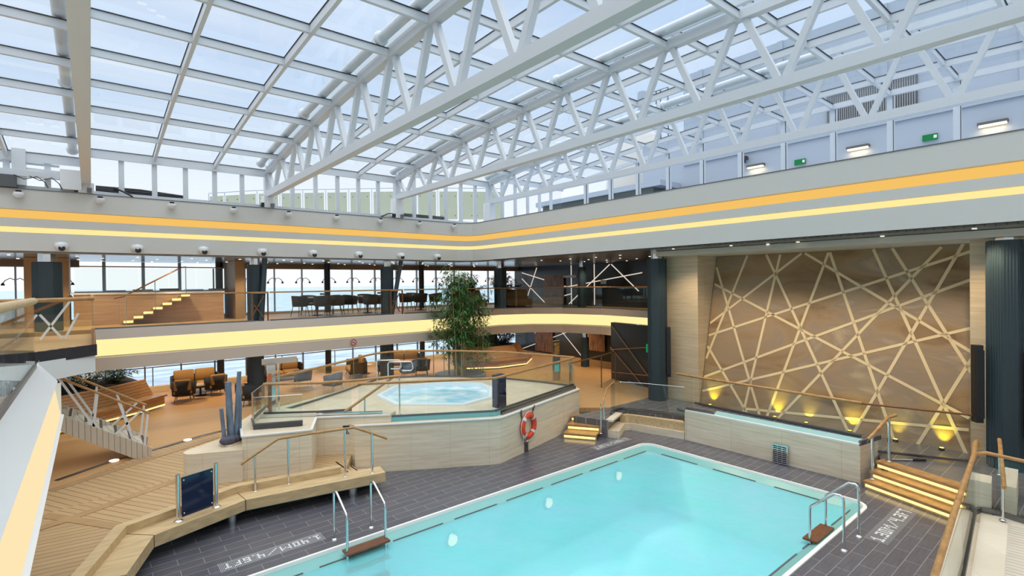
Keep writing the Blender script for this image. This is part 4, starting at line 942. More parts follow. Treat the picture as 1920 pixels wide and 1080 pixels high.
glass_rail('glass_balustrade', 'frameless curved glass balustrade above the low travertine wall', [(11.55, 9.62), (11.95, 9.80), (12.25, 9.80), (12.55, 9.2), (12.92, 8.1)], DK+.02, 1.32, rail=CHROME, rr=.010, panel=1.5, base=DSTEEL)
handrail('step_handrail', 'thin teak handrail with two tall posts at the narrow lit steps', [(10.62, 9.22, .86), (10.80, 9.30, 1.0), (11.25, 9.50, 1.33), (11.95, 9.82, 1.37)], [(10.78, 9.34, .16, .98), (11.0, 9.42, .32, 1.15)], r=.022)
glass_rail('glass_balustrade', 'frameless glass screen on the stone curb behind the narrow lit steps', [(11.5, 11.0), (12.0, 11.6), (12.6, 12.3)], .7, 1.62, rail=None, panel=1.0)
MBp = thing('stone_curb', 'short travertine curb at the end of the hot tub platform', 'curb', (12, 11.5, .4)); MB().prism([(11.45, 10.9), (12.0, 11.5), (12.0, 11.8), (11.5, 11.2)], Zl, .72).build('stone_body', TRAVL, MBp)
handrail('lounge_handrail', 'dark steel posted handrail before the slim black lounge column', [(12.6, 12.3, 1.55), (14.6, 12.6, 1.60), (15.9, 12.9, 1.62)], [(12.62, 12.3, Zl, 1.55), (14.6, 12.6, Zl, 1.58), (15.8, 12.9, Zl, 1.6)], r=.025, m=TEAKD, pm=DSTEEL)
go = offset_path(gal, .10)
glass_rail('glass_balustrade', 'long teak topped glass balustrade along the straight middle gallery edge', [go[0], (4.2, 18.7)], GZ, 4.10, panel=1.2, rr=.026)
glass_rail('glass_balustrade', 'teak topped gallery balustrade between the two leaning braces', [(4.7, 18.7), (9.2, 18.7)], GZ, 4.10, panel=1.3, rr=.026)
glass_rail('glass_balustrade', 'teak topped gallery balustrade from the bamboo round to the dark blue column', [(9.75, 18.7)]+go[1:], GZ, 4.10, panel=1.2, rr=.026)
for x, l in ((6.45, 'left of the round tables'), (8.65, 'by the second leaning brace')):
    tag(MB().box(x-.07, 18.63, 3.98, x+.07, 18.69, 4.05).build('glass_clamp', DSTEEL), 'small dark clamp box on the gallery glass %s' % (l.replace('left of', 'before')), 'clamp')
for x, l in ((4.42, 'nearest the bar block'), (9.45, 'behind the bamboo')):
    t = thing('column_screen', 'brown framed braced panel in the gallery balustrade at the leaning column %s' % l, 'panel', (x, 18.7, GZ))
    MB().box(x-.30, 18.68, 4.08, x+.24, 18.76, 4.14).build('cap', TEAK, t)
    mb = MB(); mb.box(x-.30, 18.69, GZ, x-.26, 18.75, 4.08); mb.box(x+.20, 18.69, GZ, x+.24, 18.75, 4.08); mb.bar((x-.26, 18.72, GZ+.2), (x+.1, 18.72, 4.0), .03, .03); mb.bar((x+.1, 18.72, GZ+.1), (x-.2, 18.72, 3.7), .03, .03); mb.build('frame', TEAKD, t)

# ------------------------------------------------------------------ near side gallery, landing, braced stair
t = thing('side_gallery', 'white sloping gallery edge with a glowing cream cove close by', 'gallery', (-1, 4, 2.5))
def extrude_y(prof, y0, y1):
    n = len(prof); vs = [(x, y0, z) for x, z in prof]+[(x, y1, z) for x, z in prof]
    a = sum(prof[i][0]*prof[(i+1) % n][1]-prof[(i+1) % n][0]*prof[i][1] for i in range(n))
    fs = [(i, n+i, n+(i+1) % n, (i+1) % n) for i in range(n)]+[tuple(range(n)), tuple(range(2*n-1, n-1, -1))]
    if a < 0: fs = [f[::-1] for f in fs]
    return MB().add(vs, fs)
Y0, Y1 = -3.0, 10.75
extrude_y([(-.64, 3.15), (-.42, 2.86), (-.44, 2.82), (-.9, 2.82), (-1.4, 3.15)], Y0, Y1).build('upper_face', WHITE, t)
extrude_y([(-.35, 2.34), (-.39, 2.30), (-1.0, 1.98), (-1.4, 1.98), (-1.4, 2.36), (-.40, 2.36)], Y0, Y1-.1).build('lower_lip', WHITE, t)
extrude_y([(-.90, 2.82), (-1.4, 2.82), (-1.4, 2.36), (-.92, 2.36)], Y0, Y1-.3).build('back_web', CREAM, t)
extrude_y([(-.46, 2.825), (-.50, 2.825), (-.43, 2.36), (-.39, 2.36)], Y0, Y1-.15).build('glowing_cove_face', emat('cream_cove_glow', (1.0, .80, .46), 1.0), t)  # cove face emits the light that hidden LEDs would throw on it
MB().box(-.9, Y1-.14, 2.36, -.38, Y1-.10, 2.84).build('end_cap', WHITE, t)
struct('floor', 'side gallery floor beside the white sloping edge', MB().box(-6, -3, 3.0, -.70, 10.5, 3.14), LOUNGEF, 'floor')
glass_rail('glass_balustrade', 'glass balustrade with a broad pale teak rail on the white side gallery', [(-.66, -1.0), (-.66, 3.5), (-.655, 10.3)], 3.15, 4.10, rail=TEAKL, panel=1.05, rr=.05, base=DSTEEL)
t = thing('stair_landing', 'white boxed landing with a black channel at the head of the braced stair', 'landing', (-.4, 13, 2.7))
Lp = [(-.80, 12.25), (-.72, 12.22), (.05, 13.15), (.05, 18.5), (-2.2, 18.5), (-2.2, 12.25)]
MB().prism(Lp, 2.66, 3.02).build('white_box', WHITE, t)
MB().prism(offset_path(Lp, .03), 3.02, 3.05).build('floor_plate', LOUNGEF, t)
mb = MB(); mb.bar((-.80, 12.24, 3.09), (.05, 13.15, 3.09), .08, .22); mb.bar((-2.2, 12.24, 3.09), (-.80, 12.24, 3.09), .08, .22); mb.bar((.03, 13.15, 3.09), (.03, 18.4, 3.09), .08, .22); mb.build('black_channel', DGLASS, t)
glass_rail('glass_balustrade', 'tall glass screens with a teak rail around the white boxed landing', [(-2.1, 12.28), (-.78, 12.28), (.02, 13.2), (.02, 18.4)], 3.2, 4.08, panel=.95, rr=.04, foot=0)
t = thing('gallery_stair_screen', 'white braced stair balustrade with a brown sloping rail behind the landing glass', 'stair', (-.6, 16.5, GZ))
MB().bar((-1.6, 16.6, 3.5), (-.35, 16.6, 4.12), .06, .07).build('rail', TEAKD, t)
for a, b in (((-.95, 3.1), (-.40, 4.0)), ((-.55, 3.1), (-.95, 3.7)), ((-.5, 3.1), (-.25, 3.7)), ((-1.4, 3.1), (-1.0, 3.7))): MB().bar((a[0], 16.6, a[1]), (b[0], 16.6, b[1]), .05, .02, up=(0, 1, 0)).build('brace', WHITE, t)

ST = thing('braced_stair', 'teak stair with white crossed braces coming down from the landing', 'stair', (1.0, 15, Zl))
sl = (1.60-.60)/1.49
def sz(x): return .58+sl*(1.0-x)
for y in (14.5, 15.62):
    mb = MB(); mb.add([(1.02, y-.03, Zl), (1.05, y-.03, .60), (-2.75, y-.03, sz(-2.75)), (-2.75, y-.03, sz(-2.75)-.30), (.72, y-.03, Zl), (1.02, y+.03, Zl), (1.05, y+.03, .60), (-2.75, y+.03, sz(-2.75)), (-2.75, y+.03, sz(-2.75)-.30), (.72, y+.03, Zl)],
        [(0, 4, 3, 2, 1), (5, 6, 7, 8, 9), (0, 1, 6, 5), (1, 2, 7, 6), (2, 3, 8, 7), (3, 4, 9, 8), (4, 0, 5, 9)]); mb.build('stringer', PALEB, ST)
mb = MB(); mb.add([(.72, 14.52, Zl+.01), (.72, 15.6, Zl+.01), (-2.75, 15.6, sz(-2.75)-.29), (-2.75, 14.52, sz(-2.75)-.29)], [(0, 1, 2, 3)]); mb.build('underside', PALEB, ST)
for k in range(14):
    x = .92-.26*k; z = sz(x)+.055
    MB().box(x-.26, 14.53, z-.03, x+.02, 15.59, z).build('tread', PALEB, ST)
    MB().box(x-.0, 14.53, z-.16, x+.02, 15.59, z-.03).build('riser', SIGNW if k % 1 == 0 else TEAKD, ST)
    MB().box(x-.03, 14.6, z, x+.02, 15.5, z+.005).build('nosing_strip', BLACK, ST)
for y in (14.5, 15.62):
    MB().bar((.98, y, sz(.98)+.05), (-2.7, y, sz(-2.7)+.05), .012, .10).build('kick_glass', GLASS, ST)
    MB().tube([(1.02, y, 1.40), (-.5, y, 2.39), (-2.7, y, 2.39+.652*2.2)], .026, 10).build('handrail', TEAK, ST)
    def hz(x): return 1.40+.652*(1.02-x)
    for a, b in ((.90, .98), (.72, .45), (.35, .85), (.0, .08), (.05, -.55), (-.9, -.75), (-.85, -1.4), (-1.6, -1.5), (-1.7, -2.2)):
        MB().bar((a, y, sz(a)), (b, y, hz(b)-.02), .045, .018, up=(0, 1, 0)).build('brace', WHITE, ST)

# ------------------------------------------------------------------ platform by the viewer with teak rail
t = thing('viewing_ramp', 'bleached boarded ramp platform with travertine edges in the near corner', 'platform', (8.5, 0, 0))
MB().prism([(4.0, 1.45), (8.8, 1.72), (11.75, 1.98), (11.75, -3), (4.0, -3)], 0, .26).build('stone_body', TRAVL, t)
MB().prism([(4.0, .95), (8.5, 1.33), (11.12, 1.60), (11.22, 1.4), (11.1, -3), (4.0, -3)], .26, .48).build('inner_curb', TRAVL, t)
MB().prism([(4.0, .55), (8.5, 1.02), (10.9, 1.25), (10.75, -3), (4.0, -3)], .47, .49).build('boards', PALEB, t)
ch = [(4.0, 1.0), (8.48, 1.40), (10.22, 1.58), (11.02, 1.66), (11.2, 1.62), (11.25, 1.45), (11.12, .9), (10.9, -1.5)]
glass_rail('glass_balustrade', 'glass balustrade with a rounded dark steel channel and teak rail around the boarded ramp', ch, .48, 1.40, panel=1.6, rr=.034, foot=.08, railto=[(4.0, .98, 1.47), (6.17, 1.22, 1.47), (8.15, 1.41, 1.47), (11.0, 1.66, 1.47), (11.6, 1.74, 1.49), (11.9, 1.76, 1.46), (11.9, 1.74, 1.36)])
MB().tube([(11.0, 1.66, 1.46), (11.22, 1.55, 1.46), (11.15, 1.0, 1.45), (10.9, -1.5, 1.45)], .030, 10).build('side_rail', TEAK, bpy.data.objects['glass_balustrade.015'] if 'glass_balustrade.015' in bpy.data.objects else t)
t2 = thing('stone_upstand', 'pair of short pale travertine upstands behind the near teak rail', 'wall', (12, 1.5, DK))
MB().prism([(11.3, 1.72), (11.75, 1.78), (11.75, 1.55), (11.3, 1.5)], .26, .95).build('stone_body', TRAVL, t2)
MB().prism([(11.45, 1.40), (12.6, 1.50), (12.6, 1.32), (11.45, 1.22)], .26, .92).build('stone_body', TRAVL, t2)
handrail('ramp_handrail', 'short sloping teak handrail on steel posts behind the near teak rail', [(10.9, 1.30, 1.05), (12.3, 1.52, 1.42), (12.5, 1.55, 1.42)], [(11.0, 1.33, .5, 1.07), (12.1, 1.5, .9, 1.36)], r=.03)
steps('deck_steps', 'two glowing teak steps past the boarded ramp by the wide column', ((11.75, 1.2), (11.5, -.4)), (.98, -.15), 2, .16, .16, .30, '')

# ------------------------------------------------------------------ pool equipment
def ladder(x0, x1, ys, zs, label, name='pool_ladder', step_z=(.02, -.26, -.54)):
    yo, yi = ys; t = thing(name, label, 'ladder', ((x0+x1)/2, yo, 0))
    for x in (x0, x1):
        s = 1 if yi > yo else -1
        pts = [(x, yo, 0), (x, yo, zs[0]-.07)]+[(x, yo+s*.07*(1-math.cos(a)), zs[0]-.07+.07*math.sin(a)) for a in (.6, 1.2)]
        pts += [(x, yo+s*.14, zs[0]-.01), (x, yi-s*.03, zs[1]+.04), (x, yi-s*.005, zs[1]), (x, yi, zs[1]-.06), (x, yi, -1.0)]
        gr = MB().tube(pts, .021, 12).build('grab_rail', CHROME, t)
        MB().lathe([(.055, 0), (.05, .015), (.025, .03)], (x, yo, 0), 16).build('foot_flange', CHROME, gr)
    s = 1 if yi > yo else -1
    for z in step_z: MB().box(x0-.04, min(yi-s*.12, yi+s*.10), z-.03, x1+.04, max(yi-s*.12, yi+s*.10), z).build('step', TEAKD if z < 0 else mat('ladder_step_teak', (.16, .055, .02), .35, var=.3, vscale=3, stretch=(2, 14, 2)), t)
    return t
ladder(3.13, 3.79, (8.63, 8.06), (.85, .58), 'steel pool ladder with a brown step on the long pool edge by the bench')
ladder(9.19, 9.88, (2.95, 3.45), (.87, .52), 'steel pool ladder with arched rails on the near pool edge', step_z=(.0, -.28, -.56))
t = thing('grab_rail', 'pair of bent white steel grab rails at the lounge side of the hot tub', 'grab rail', (7.0, 15.1, ZA))
for dx, dy in ((0, 0), (.12, -.55)):
    x, y = 7.0+dx, 15.35+dy
    MB().tube([(x, y, ZA), (x, y, 1.86), (x+.03, y-.03, 1.92), (x+.55, y-.45, 1.92), (x+.6, y-.48, 1.86), (x+.6, y-.48, 1.70), (x+.55, y-.45, 1.64), (x+.35, y-.28, 1.64)], .02, 10).build('rail', CHROME, t)
t = thing('control_cabinet', 'narrow dark blue glass cabinet standing behind the hot tub balustrade corner', 'cabinet', (8.2, 10.5, ZA))
MB().box(8.02, 10.42, ZA, 8.32, 10.62, 1.95).build('body', mat('cabinet_side', (.035, .045, .09), .2), t); MB().box(8.02, 10.40, ZA+.03, 8.31, 10.42, 1.92).build('door', BLUEG, t); MB().box(8.27, 10.385, 1.5, 8.29, 10.4, 1.6).build('handle', CHROME, [c for c in t.children if c.name.startswith('door')][0])

t = thing('blue_screen_panel', 'dark blue glass screen between two steel posts on the angular bench', 'screen', (1.36, 10.2, .42))
pa, pb = Vector((1.07, 10.10)), Vector((1.66, 10.31))
for p in (pa, pb):
    po = MB().tube([(p.x, p.y, .42), (p.x, p.y, 1.20)], .034, 14).build('post', CHROME, t); MB().lathe([(.075, .42), (.07, .435), (.04, .45)], (p.x, p.y, 0), 16).build('foot_flange', CHROME, po)
u = (pb-pa).normalized(); q0, q1 = pa+u*.055, pb-u*.055
MB().bar((q0.x, q0.y, .80), (q1.x, q1.y, .80), .016, .66).build('glass_sheet', BLUEG, t)
for p in (q0+u*.03, q1-u*.03):
    for z in (.53, 1.08): MB().sphere((p.x+u.y*.015, p.y-u.x*.015, z), .014, 8).build('clamp_bolt', CHROME, t)

# lifebuoy on the travertine wall
LBx, LBy, LBz = 8.62, 9.885, .66
t = thing('lifebuoy', 'orange red lifebuoy with silver bands hung on the travertine wall', 'lifebuoy', (LBx, LBy, LBz))
wd = Vector((11.35-7.72, 10.68-9.70, 0)).normalized(); wn = Vector((wd.y, -wd.x, 0))
def wall_pt(a, r, off=0.0): p = Vector((LBx, LBy, LBz))+wd*r*math.cos(a)+Vector((0, 0, 1))*r*math.sin(a)+wn*off; return p
def torus_seg(a0, a1, r, rt, n=40, m=12, off=.0):
    mb = MB(); vs = []
    for i in range(n+1):
        a = a0+(a1-a0)*i/n
        for j in range(m):
            b = 2*math.pi*j/m; vs.append(wall_pt(a, r+rt*math.cos(b), off+rt*.8*math.sin(b)))
    return mb.add(vs, [(i*m+j, (i+1)*m+j, (i+1)*m+(j+1) % m, i*m+(j+1) % m) for i in range(n) for j in range(m)], 0, True)
torus_seg(0, 2*math.pi, .265, .072, 56, 14).build('ring', RED, t)
for a in (45, 135, 225, 315): torus_seg(R(a-8), R(a+8), .265, .076, 6, 14).build('reflective_band', TAPE, t)
MB().tube([wall_pt(R(45+90*k+a), .345+.03*math.sin(R(a*2)), .02) for k in range(4) for a in (0, 22, 45, 68)]+[wall_pt(R(45+360), .345, .02)], .009, 6).build('grab_line', mat('white_rope', (.75, .74, .7), .8), t)
MB().tube([wall_pt(R(205), .34, .05), wall_pt(R(222), .44, .06), wall_pt(R(245), .40, .06), wall_pt(R(250), .34, .05)], .008, 6).build('loose_rope', mat('white_rope2', (.75, .74, .7), .8), t)
tb = thing('lifebuoy_bracket', 'dark metal bracket and wall light behind the lifebuoy', 'bracket', (LBx, LBy, .3))
for dx, tilt in ((-.22, -.08), (.22, .10)): MB().bar(wall_pt(0, 0, -.06)+wd*dx+Vector((0, 0, .20)), wall_pt(0, 0, -.02)+wd*(dx+tilt)+Vector((0, 0, .46)), .05, .02, up=wn).build('hook', DSTEEL, tb)
MB().bar(wall_pt(0, 0, -.055)+wd*-.05+Vector((0, 0, -.66)), wall_pt(0, 0, -.055)+wd*-.05+Vector((0, 0, -.34)), .16, .04, up=wn).build('plate', DSTEEL, tb)

# vent grille in the long platform
t = thing('vent_grille', 'square steel vent grille leaning against the long platform by the pool', 'vent', (12.4, 5.35, 0))
MB().box(12.40, 5.12, .02, 12.43, 5.46, .46).build('frame', CHROME, t)
mb = MB()
for k in range(9):
    for j in range(3): mb.box(12.392, 5.145+j*.105, .045+k*.045, 12.401, 5.235+j*.105, .068+k*.045)
mb.build('slots', BLACK, t)
# squeegee on the upper deck
t = thing('squeegee_pole', 'short pole with a black handle lying on the slate deck by the step handrail', 'tool', (13.2, 3.2, DK))
MB().tube([(13.0, 3.27, DK+.03), (13.28, 2.98, DK+.03)], .018, 8).build('shaft', CHROME, t); MB().tube([(13.28, 2.98, DK+.03), (13.46, 2.80, DK+.03)], .026, 8).build('grip', BLACK, t)

# ------------------------------------------------------------------ signs, totems, depth markings
t = thing('warning_sign', 'small white warning sign with a black triangle in the alcove wall', 'sign', (4.6, 11.6, .95))
wa, wbb = Vector((3.95, 11.93)), Vector((5.35, 11.02)); wu = (wbb-wa).normalized(); wnn = Vector((-.545, -.838))
def sg(a, z, off): p = Vector((4.52, 11.56))+wu*a+wnn*off; return (p.x, p.y, z)
MB().bar(sg(-.085, .97, .012), sg(.085, .97, .012), .012, .22).build('board', SIGNW, t)
MB().bar(sg(-.085, 1.06, .02), sg(.085, 1.06, .02), .006, .045).build('header', BLACK, t)
MB().add([sg(-.065, .885, .022), sg(.065, .885, .022), sg(0, 1.0, .022), sg(-.04, .9, .023), sg(.04, .9, .023), sg(0, .972, .023)], [(0, 1, 4, 3), (1, 2, 5, 4), (2, 0, 3, 5)]).build('triangle', BLACK, t)
MB().bar(sg(-.012, .925, .023), sg(.012, .925, .023), .004, .035).build('figure', BLACK, t)
t = thing('no_smoking_sign', 'round red no smoking sign on a thin stem above the lounge sofas', 'sign', (7.55, 18.9, Zl))
def disc_ring(c, r0, r1, n=28):
    return MB().add([(c[0]+r*math.cos(2*math.pi*i/n), c[1]-.01, c[2]+r*math.sin(2*math.pi*i/n)) for r in (r0, r1) for i in range(n)], [(i, n+i, n+(i+1) % n, (i+1) % n) for i in range(n)])
SY = 18.55
MB().lathe([(.105, 0), (.105, .008)], (7.55, SY+.01, 2.19), 24, axis='y').build('disc', SIGNW, t)
disc_ring((7.55, SY-.005, 2.19), .085, .115).build('red_ring', SIGNR, t)
MB().bar((7.48, SY-.02, 2.26), (7.62, SY-.02, 2.12), .008, .022, up=(1, 0, 1)).build('red_slash', SIGNR, t)
MB().bar((7.49, SY-.018, 2.17), (7.60, SY-.018, 2.20), .006, .02).build('cigarette', BLACK, t)
MB().tube([(7.55, SY+.01, Zl), (7.55, SY+.01, 2.10)], .010, 6).build('stem', CHROME, t)
t = thing('copper_totem', 'slim mirrored totem with an orange notice behind the glass corner screen', 'totem', (3.3, 13.25, ZB))
MB().box(3.24, 13.2, 1.1, 3.42, 13.28, 2.42).build('mirror_body', CHROME, t); MB().box(3.25, 13.19, 2.02, 3.33, 13.2, 2.22).build('notice', mat('orange_notice', (.62, .16, .06), .5), t); MB().box(3.24, 13.19, 1.25, 3.33, 13.2, 1.98).build('copper_face', COPPER, t)
t = thing('menu_stand', 'pale reader board standing on the travertine beside the copper totem', 'sign', (3.4, 13.6, 2.35)); MB().box(3.15, 13.3, 2.42, 3.95, 13.36, 2.56).build('board', mat('menu_paper', (.55, .46, .38), .5), t); MB().box(3.5, 13.32, 1.12, 3.54, 13.36, 2.42).build('stem', CHROME, t)
t = thing('mirror_totem', 'slim mirrored totem with a golden picture before the slim black lounge column', 'totem', (14.4, 14.8, Zl))
MB().box(14.25, 14.78, Zl, 14.62, 14.84, 2.0).build('mirror_body', mat('totem_mirror', (.55, .56, .57), .15, .9), t); MB().box(14.30, 14.77, 1.45, 14.57, 14.78, 1.92).build('picture', mat('golden_picture', (.50, .31, .10), .5, var=.8, vscale=5, stretch=(1, 1, 5)), t); MB().box(14.30, 14.77, .75, 14.57, 14.78, 1.05).build('screen', emat('totem_screen', (.18, .62, .55), .5), t)

FONT = {'1': '010 110 010 010 111', '.': '0 0 0 0 1', '4': '101 101 111 001 001', '0': '111 101 101 101 111', 'M': '10001 11011 10101 10001 10001', '/': '00001 00010 00100 01000 10000', '6': '111 100 111 101 111', 'F': '111 100 110 100 100', 'T': '111 010 010 010 010', '3': '111 001 111 001 111'}
def marking(text, x, y, rot, h, label):
    t = thing('depth_marking', label, 'floor marking', (x, y, 0)); c = h/5; cs, sn = math.cos(rot), math.sin(rot)
    mb = MB(); px = 0
    def cell(i, j, w, hh, z, target):
        a = [(i, j), (i+w, j), (i+w, j+hh), (i, j+hh)]
        target.add([(x+(p*cs-q*sn), y+(p*sn+q*cs), z) for p, q in a], [(0, 1, 2, 3)])
    for chh in text:
        rows = FONT[chh].split()
        for r_, row in enumerate(rows):
            for k, b in enumerate(row):
                if b == '1': cell(px+k*c+.003, (4-r_)*c+.003, c-.006, c-.006, .006, mb)
        mb.build('letter', MOSA, t); mb = MB()
        px += (len(rows[0])+1)*c
    bg = MB(); n = int((px+.1)/.022)
    for k in range(n): cell(-.05+k*.022, -.07, .012, h+.14, .004, bg)
    bg.build('striped_background', MOSG, t)
marking('1.40M/4.6FT', 2.98, 8.98, R(180), .17, 'white mosaic depth marking 1.40M/4.6FT on the slate by the bench side ladder')
marking('1.40M/4.6FT', 11.35, 8.98, R(180), .15, 'white mosaic depth marking 1.40M/4.6FT near the narrow lit steps')
marking('1.30M/4.3FT', 9.95, 2.62, 0, .20, 'white mosaic depth marking 1.30M/4.3FT beside the arched pool ladder')

# ------------------------------------------------------------------ furniture
def shell(mb, r, z0, z1, a0, a1, th, n=18, top=None, depth=1.0):
    """Upright curved backrest, open between the angles; top(t) trims its upper edge."""
    rows = []
    for i in range(n+1):
        t = i/n; a = R(a0+(a1-a0)*t); zt = z1 if top is None else z0+(z1-z0)*top(t)
        c, s = math.cos(a), math.sin(a)*depth
        rows.append([(r*c*.92, r*s*.92, z0), (r*c*1.04, r*s*1.04, zt), ((r*1.04-th)*c, (r*1.04-th)*s, zt), ((r*.92-th)*c, (r*.92-th)*s, z0)])
    vs = [v for q in rows for v in q]
    fs = [(4*i+j, 4*(i+1)+j, 4*(i+1)+(j+1) % 4, 4*i+(j+1) % 4) for i in range(n) for j in range(4)]+[(3, 2, 1, 0), (4*n, 4*n+1, 4*n+2, 4*n+3)]
    return mb.add(vs, fs, 0, True)
def cushion(mb, x0, y0, z0, x1, y1, z1, r=.03):
    cx, cy, hx, hy = (x0+x1)/2, (y0+y1)/2, (x1-x0)/2, (y1-y0)/2
    def rr(k): return [(cx+p[0], cy+p[1]) for p in [(sx*(hx-k-.04)+.04*math.cos(a)*1, sy*(hy-k-.04)+.04*math.sin(a)) for sx, sy, b in ((1, 1, 0), (-1, 1, 90), (-1, -1, 180), (1, -1, 270)) for a in (R(b), R(b+45), R(b+90))]]
    L = [(rr(r), z0), (rr(0), z0+r), (rr(0), z1-r), (rr(r), z1)]
    vs = [(x, y, z) for p, z in L for x, y in p]; n = 12
    return mb.add(vs, [(i*n+j, i*n+(j+1) % n, (i+1)*n+(j+1) % n, (i+1)*n+j) for i in range(3) for j in range(n)]+[tuple(range(n-1, -1, -1)), tuple(range(3*n, 4*n))], 0, True)
def legs(t, pts, z, r=.014, m=BLACK):
    for (x, y, dx, dy) in pts: MB().tube([(x+dx, y+dy, 0), (x, y, z)], [r*.7, r], 8).build('leg', m, t)
def make_tub_chair():
    t = thing('tub_chair', '', 'chair')
    shell(MB(), .30, .40, .80, 20, 340, .03, 26, lambda q: .62+.38*math.sin(math.pi*q)**.6).build('woven_back', WICKB, t).rotation_euler = (0, 0, 0)
    se = MB().lathe([(.24, .38), (.285, .40), (.285, .43), (.1, .44)], n=20).build('seat', WICKB, t)
    MB().lathe([(.2, .43), (.25, .45), (.25, .475), (.15, .49)], n=20).build('cushion', CUSH, se)
    legs(t, [(.18, .18, .05, .06), (.18, -.18, .05, -.06), (-.18, .18, -.06, .06), (-.18, -.18, -.06, -.06)], .40)
    return t
def make_table(r=.42, h=.73):
    t = thing('round_table', '', 'table')
    MB().lathe([(r, h-.03), (r+.005, h-.015), (r, h)], n=28).build('table_top', TABLET, t); MB().lathe([(.035, .03), (.035, h-.03)], n=12).build('pedestal', BLACK, t); MB().lathe([(.22, 0), (.21, .02), (.04, .035)], n=20).build('base', BLACK, t)
    return t
def make_armchair():
    t = thing('rope_armchair', '', 'armchair')
    shell(MB(), .37, .22, .70, 28, 332, .04, 28, lambda q: .72+.28*math.sin(math.pi*q)**.5).build('rope_shell', WICK, t)
    MB().lathe([(.32, .20), (.35, .22), (.35, .26), (.1, .27)], n=22).build('seat_base', WICK, t)
    cushion(MB(), -.27, -.27, .26, .34, .27, .40).build('seat_cushion', CUSH, t)
    cushion(MB(), -.33, -.25, .40, -.19, .25, .76).build('back_cushion', CUSH, t)
    legs(t, [(.22, .2, .06, .06), (.22, -.2, .06, -.06), (-.2, .2, -.06, .05), (-.2, -.2, -.06, -.05)], .22, .016, TEAKD)
    return t
def make_sofa():
    t = thing('rope_sofa', '', 'sofa')
    mb = MB()
    prof = [(.30, -.72), (-.20, -.74), (-.36, -.66), (-.40, -.3), (-.40, .3), (-.36, .66), (-.20, .74), (.30, .72)]
    band(mb, prof, -.02, .03, .22, .66); mb.build('rope_shell', WICK, t)
    MB().box(-.36, -.70, .20, .34, .70, .26).build('seat_base', WICK, t)
    for y0 in (-.66, .01): cushion(MB(), -.26, y0, .26, .35, y0+.65, .41).build('seat_cushion', CUSH, t); cushion(MB(), -.35, y0, .41, -.20, y0+.65, .84).build('back_cushion', CUSH, t)
    legs(t, [(.28, .6, .05, .05), (.28, -.6, .05, -.05), (-.3, .6, -.05, .05), (-.3, -.6, -.05, -.05)], .22, .016, TEAKD)
    return t
def make_grey_chair():
    t = thing('lounge_chair', '', 'armchair')
    shell(MB(), .33, .30, .74, 35, 325, .05, 24, lambda q: .66+.34*math.sin(math.pi*q)**.6).build('upholstered_shell', GREYF, t)
    cushion(MB(), -.24, -.25, .28, .32, .25, .42).build('seat_cushion', GREYF, t)
    legs(t, [(.2, .2, .05, .05), (.2, -.2, .05, -.05), (-.2, .2, -.05, .05), (-.2, -.2, -.05, -.05)], .28, .013, CHROME)
    return t
protos = {}
def place(kind, maker, x, y, z, rz, label, group):
    if kind not in protos:
        t = maker(); t.location = (x, y, z); t.rotation_euler = (0, 0, R(rz)); t['label'] = label; t['group'] = group; protos[kind] = t; return t
    return dup(protos[kind], (x, y, z), R(rz), label, group)
for (tx, ty, nm, seats) in ((6.95, 20.7, 'round gallery table nearest the bar block', (95, 200, 265, 325, 20)), (9.15, 20.9, 'middle round gallery table', (75, 185, 255, 300, 350)), (11.9, 21.2, 'round gallery table behind the bamboo', (90, 180, 240, 300))):
    place('table', make_table, tx, ty, GZ, 0, 'pale %s' % nm, 'round gallery tables')
    for a in seats:
        w = 'back to the windows' if 60 < a < 120 else 'on its bar end' if 170 < a < 215 else 'back to the pool' if 235 < a < 285 else 'on its near bamboo side' if 285 < a < 340 else 'on its bamboo end'
        d = .78; place('chair', make_tub_chair, tx+d*math.cos(R(a)), ty+d*math.sin(R(a)), GZ, a+180, 'dark tub chair at the %s, %s' % (nm.replace('round ', ''), w), 'tub chairs at the gallery tables')
g = 'seats of the lounge below the gallery'
place('sofa', make_sofa, 2.95, 22.1, Zl, -90, 'tan cushioned black rope sofa against the sea windows beside the planter bench', g)
place('armchair', make_armchair, 2.42, 20.75, Zl, 75, 'black rope armchair with its back to the pool, nearest the planter bench', g)
place('armchair', make_armchair, 3.45, 21.2, Zl, 100, 'black rope armchair facing the sofa, beside the bamboo pole sculpture top', g)
place('armchair', make_armchair, 3.95, 18.55, Zl, 10, 'black rope armchair half hidden by the glass corner screen', g)
place('sofa', make_sofa, 6.1, 22.5, Zl, -95, 'tan cushioned rope sofa behind the blue grey column and copper totem', g)
place('armchair', make_armchair, 5.0, 21.5, Zl, 0, 'tan cushioned rope armchair beside the blue grey lounge column', g)
place('grey', make_grey_chair, 6.25, 20.3, Zl, 90, 'blue grey upholstered chair seen through the balustrade, next to the copper totem', g)
place('grey', make_grey_chair, 6.75, 18.5, Zl, 120, 'blue grey upholstered chair seen through the balustrade, closest to the hot tub', g)
place('sofa', make_sofa, 8.75, 21.3, Zl, 165, 'tan cushioned rope sofa between the round dark lounge columns, turned sideways', g)
place('armchair', make_armchair, 9.75, 20.6, Zl, 150, 'black rope armchair beside the sideways sofa, before the round blue column', g)
place('grey', make_grey_chair, 10.05, 19.0, Zl, 170, 'blue grey upholstered chair behind the steel grab rails of the hot tub', g)
place('sofa', make_sofa, 11.2, 21.6, Zl, -120, 'tan cushioned rope sofa close to the bamboo canes', g)
place('armchair', make_armchair, 11.0, 19.6, Zl, 60, 'tan and black rope armchair beside the bamboo canes', g)
def low_table(x, y, label):
    if 'low' not in protos: t = make_table(.30, .40); t.name = 'low_table'; t.location = (x, y, Zl); t['label'] = label; t['group'] = 'low lounge tables'; protos['low'] = t
    else: dup(protos['low'], (x, y, Zl), 0, label, 'low lounge tables')
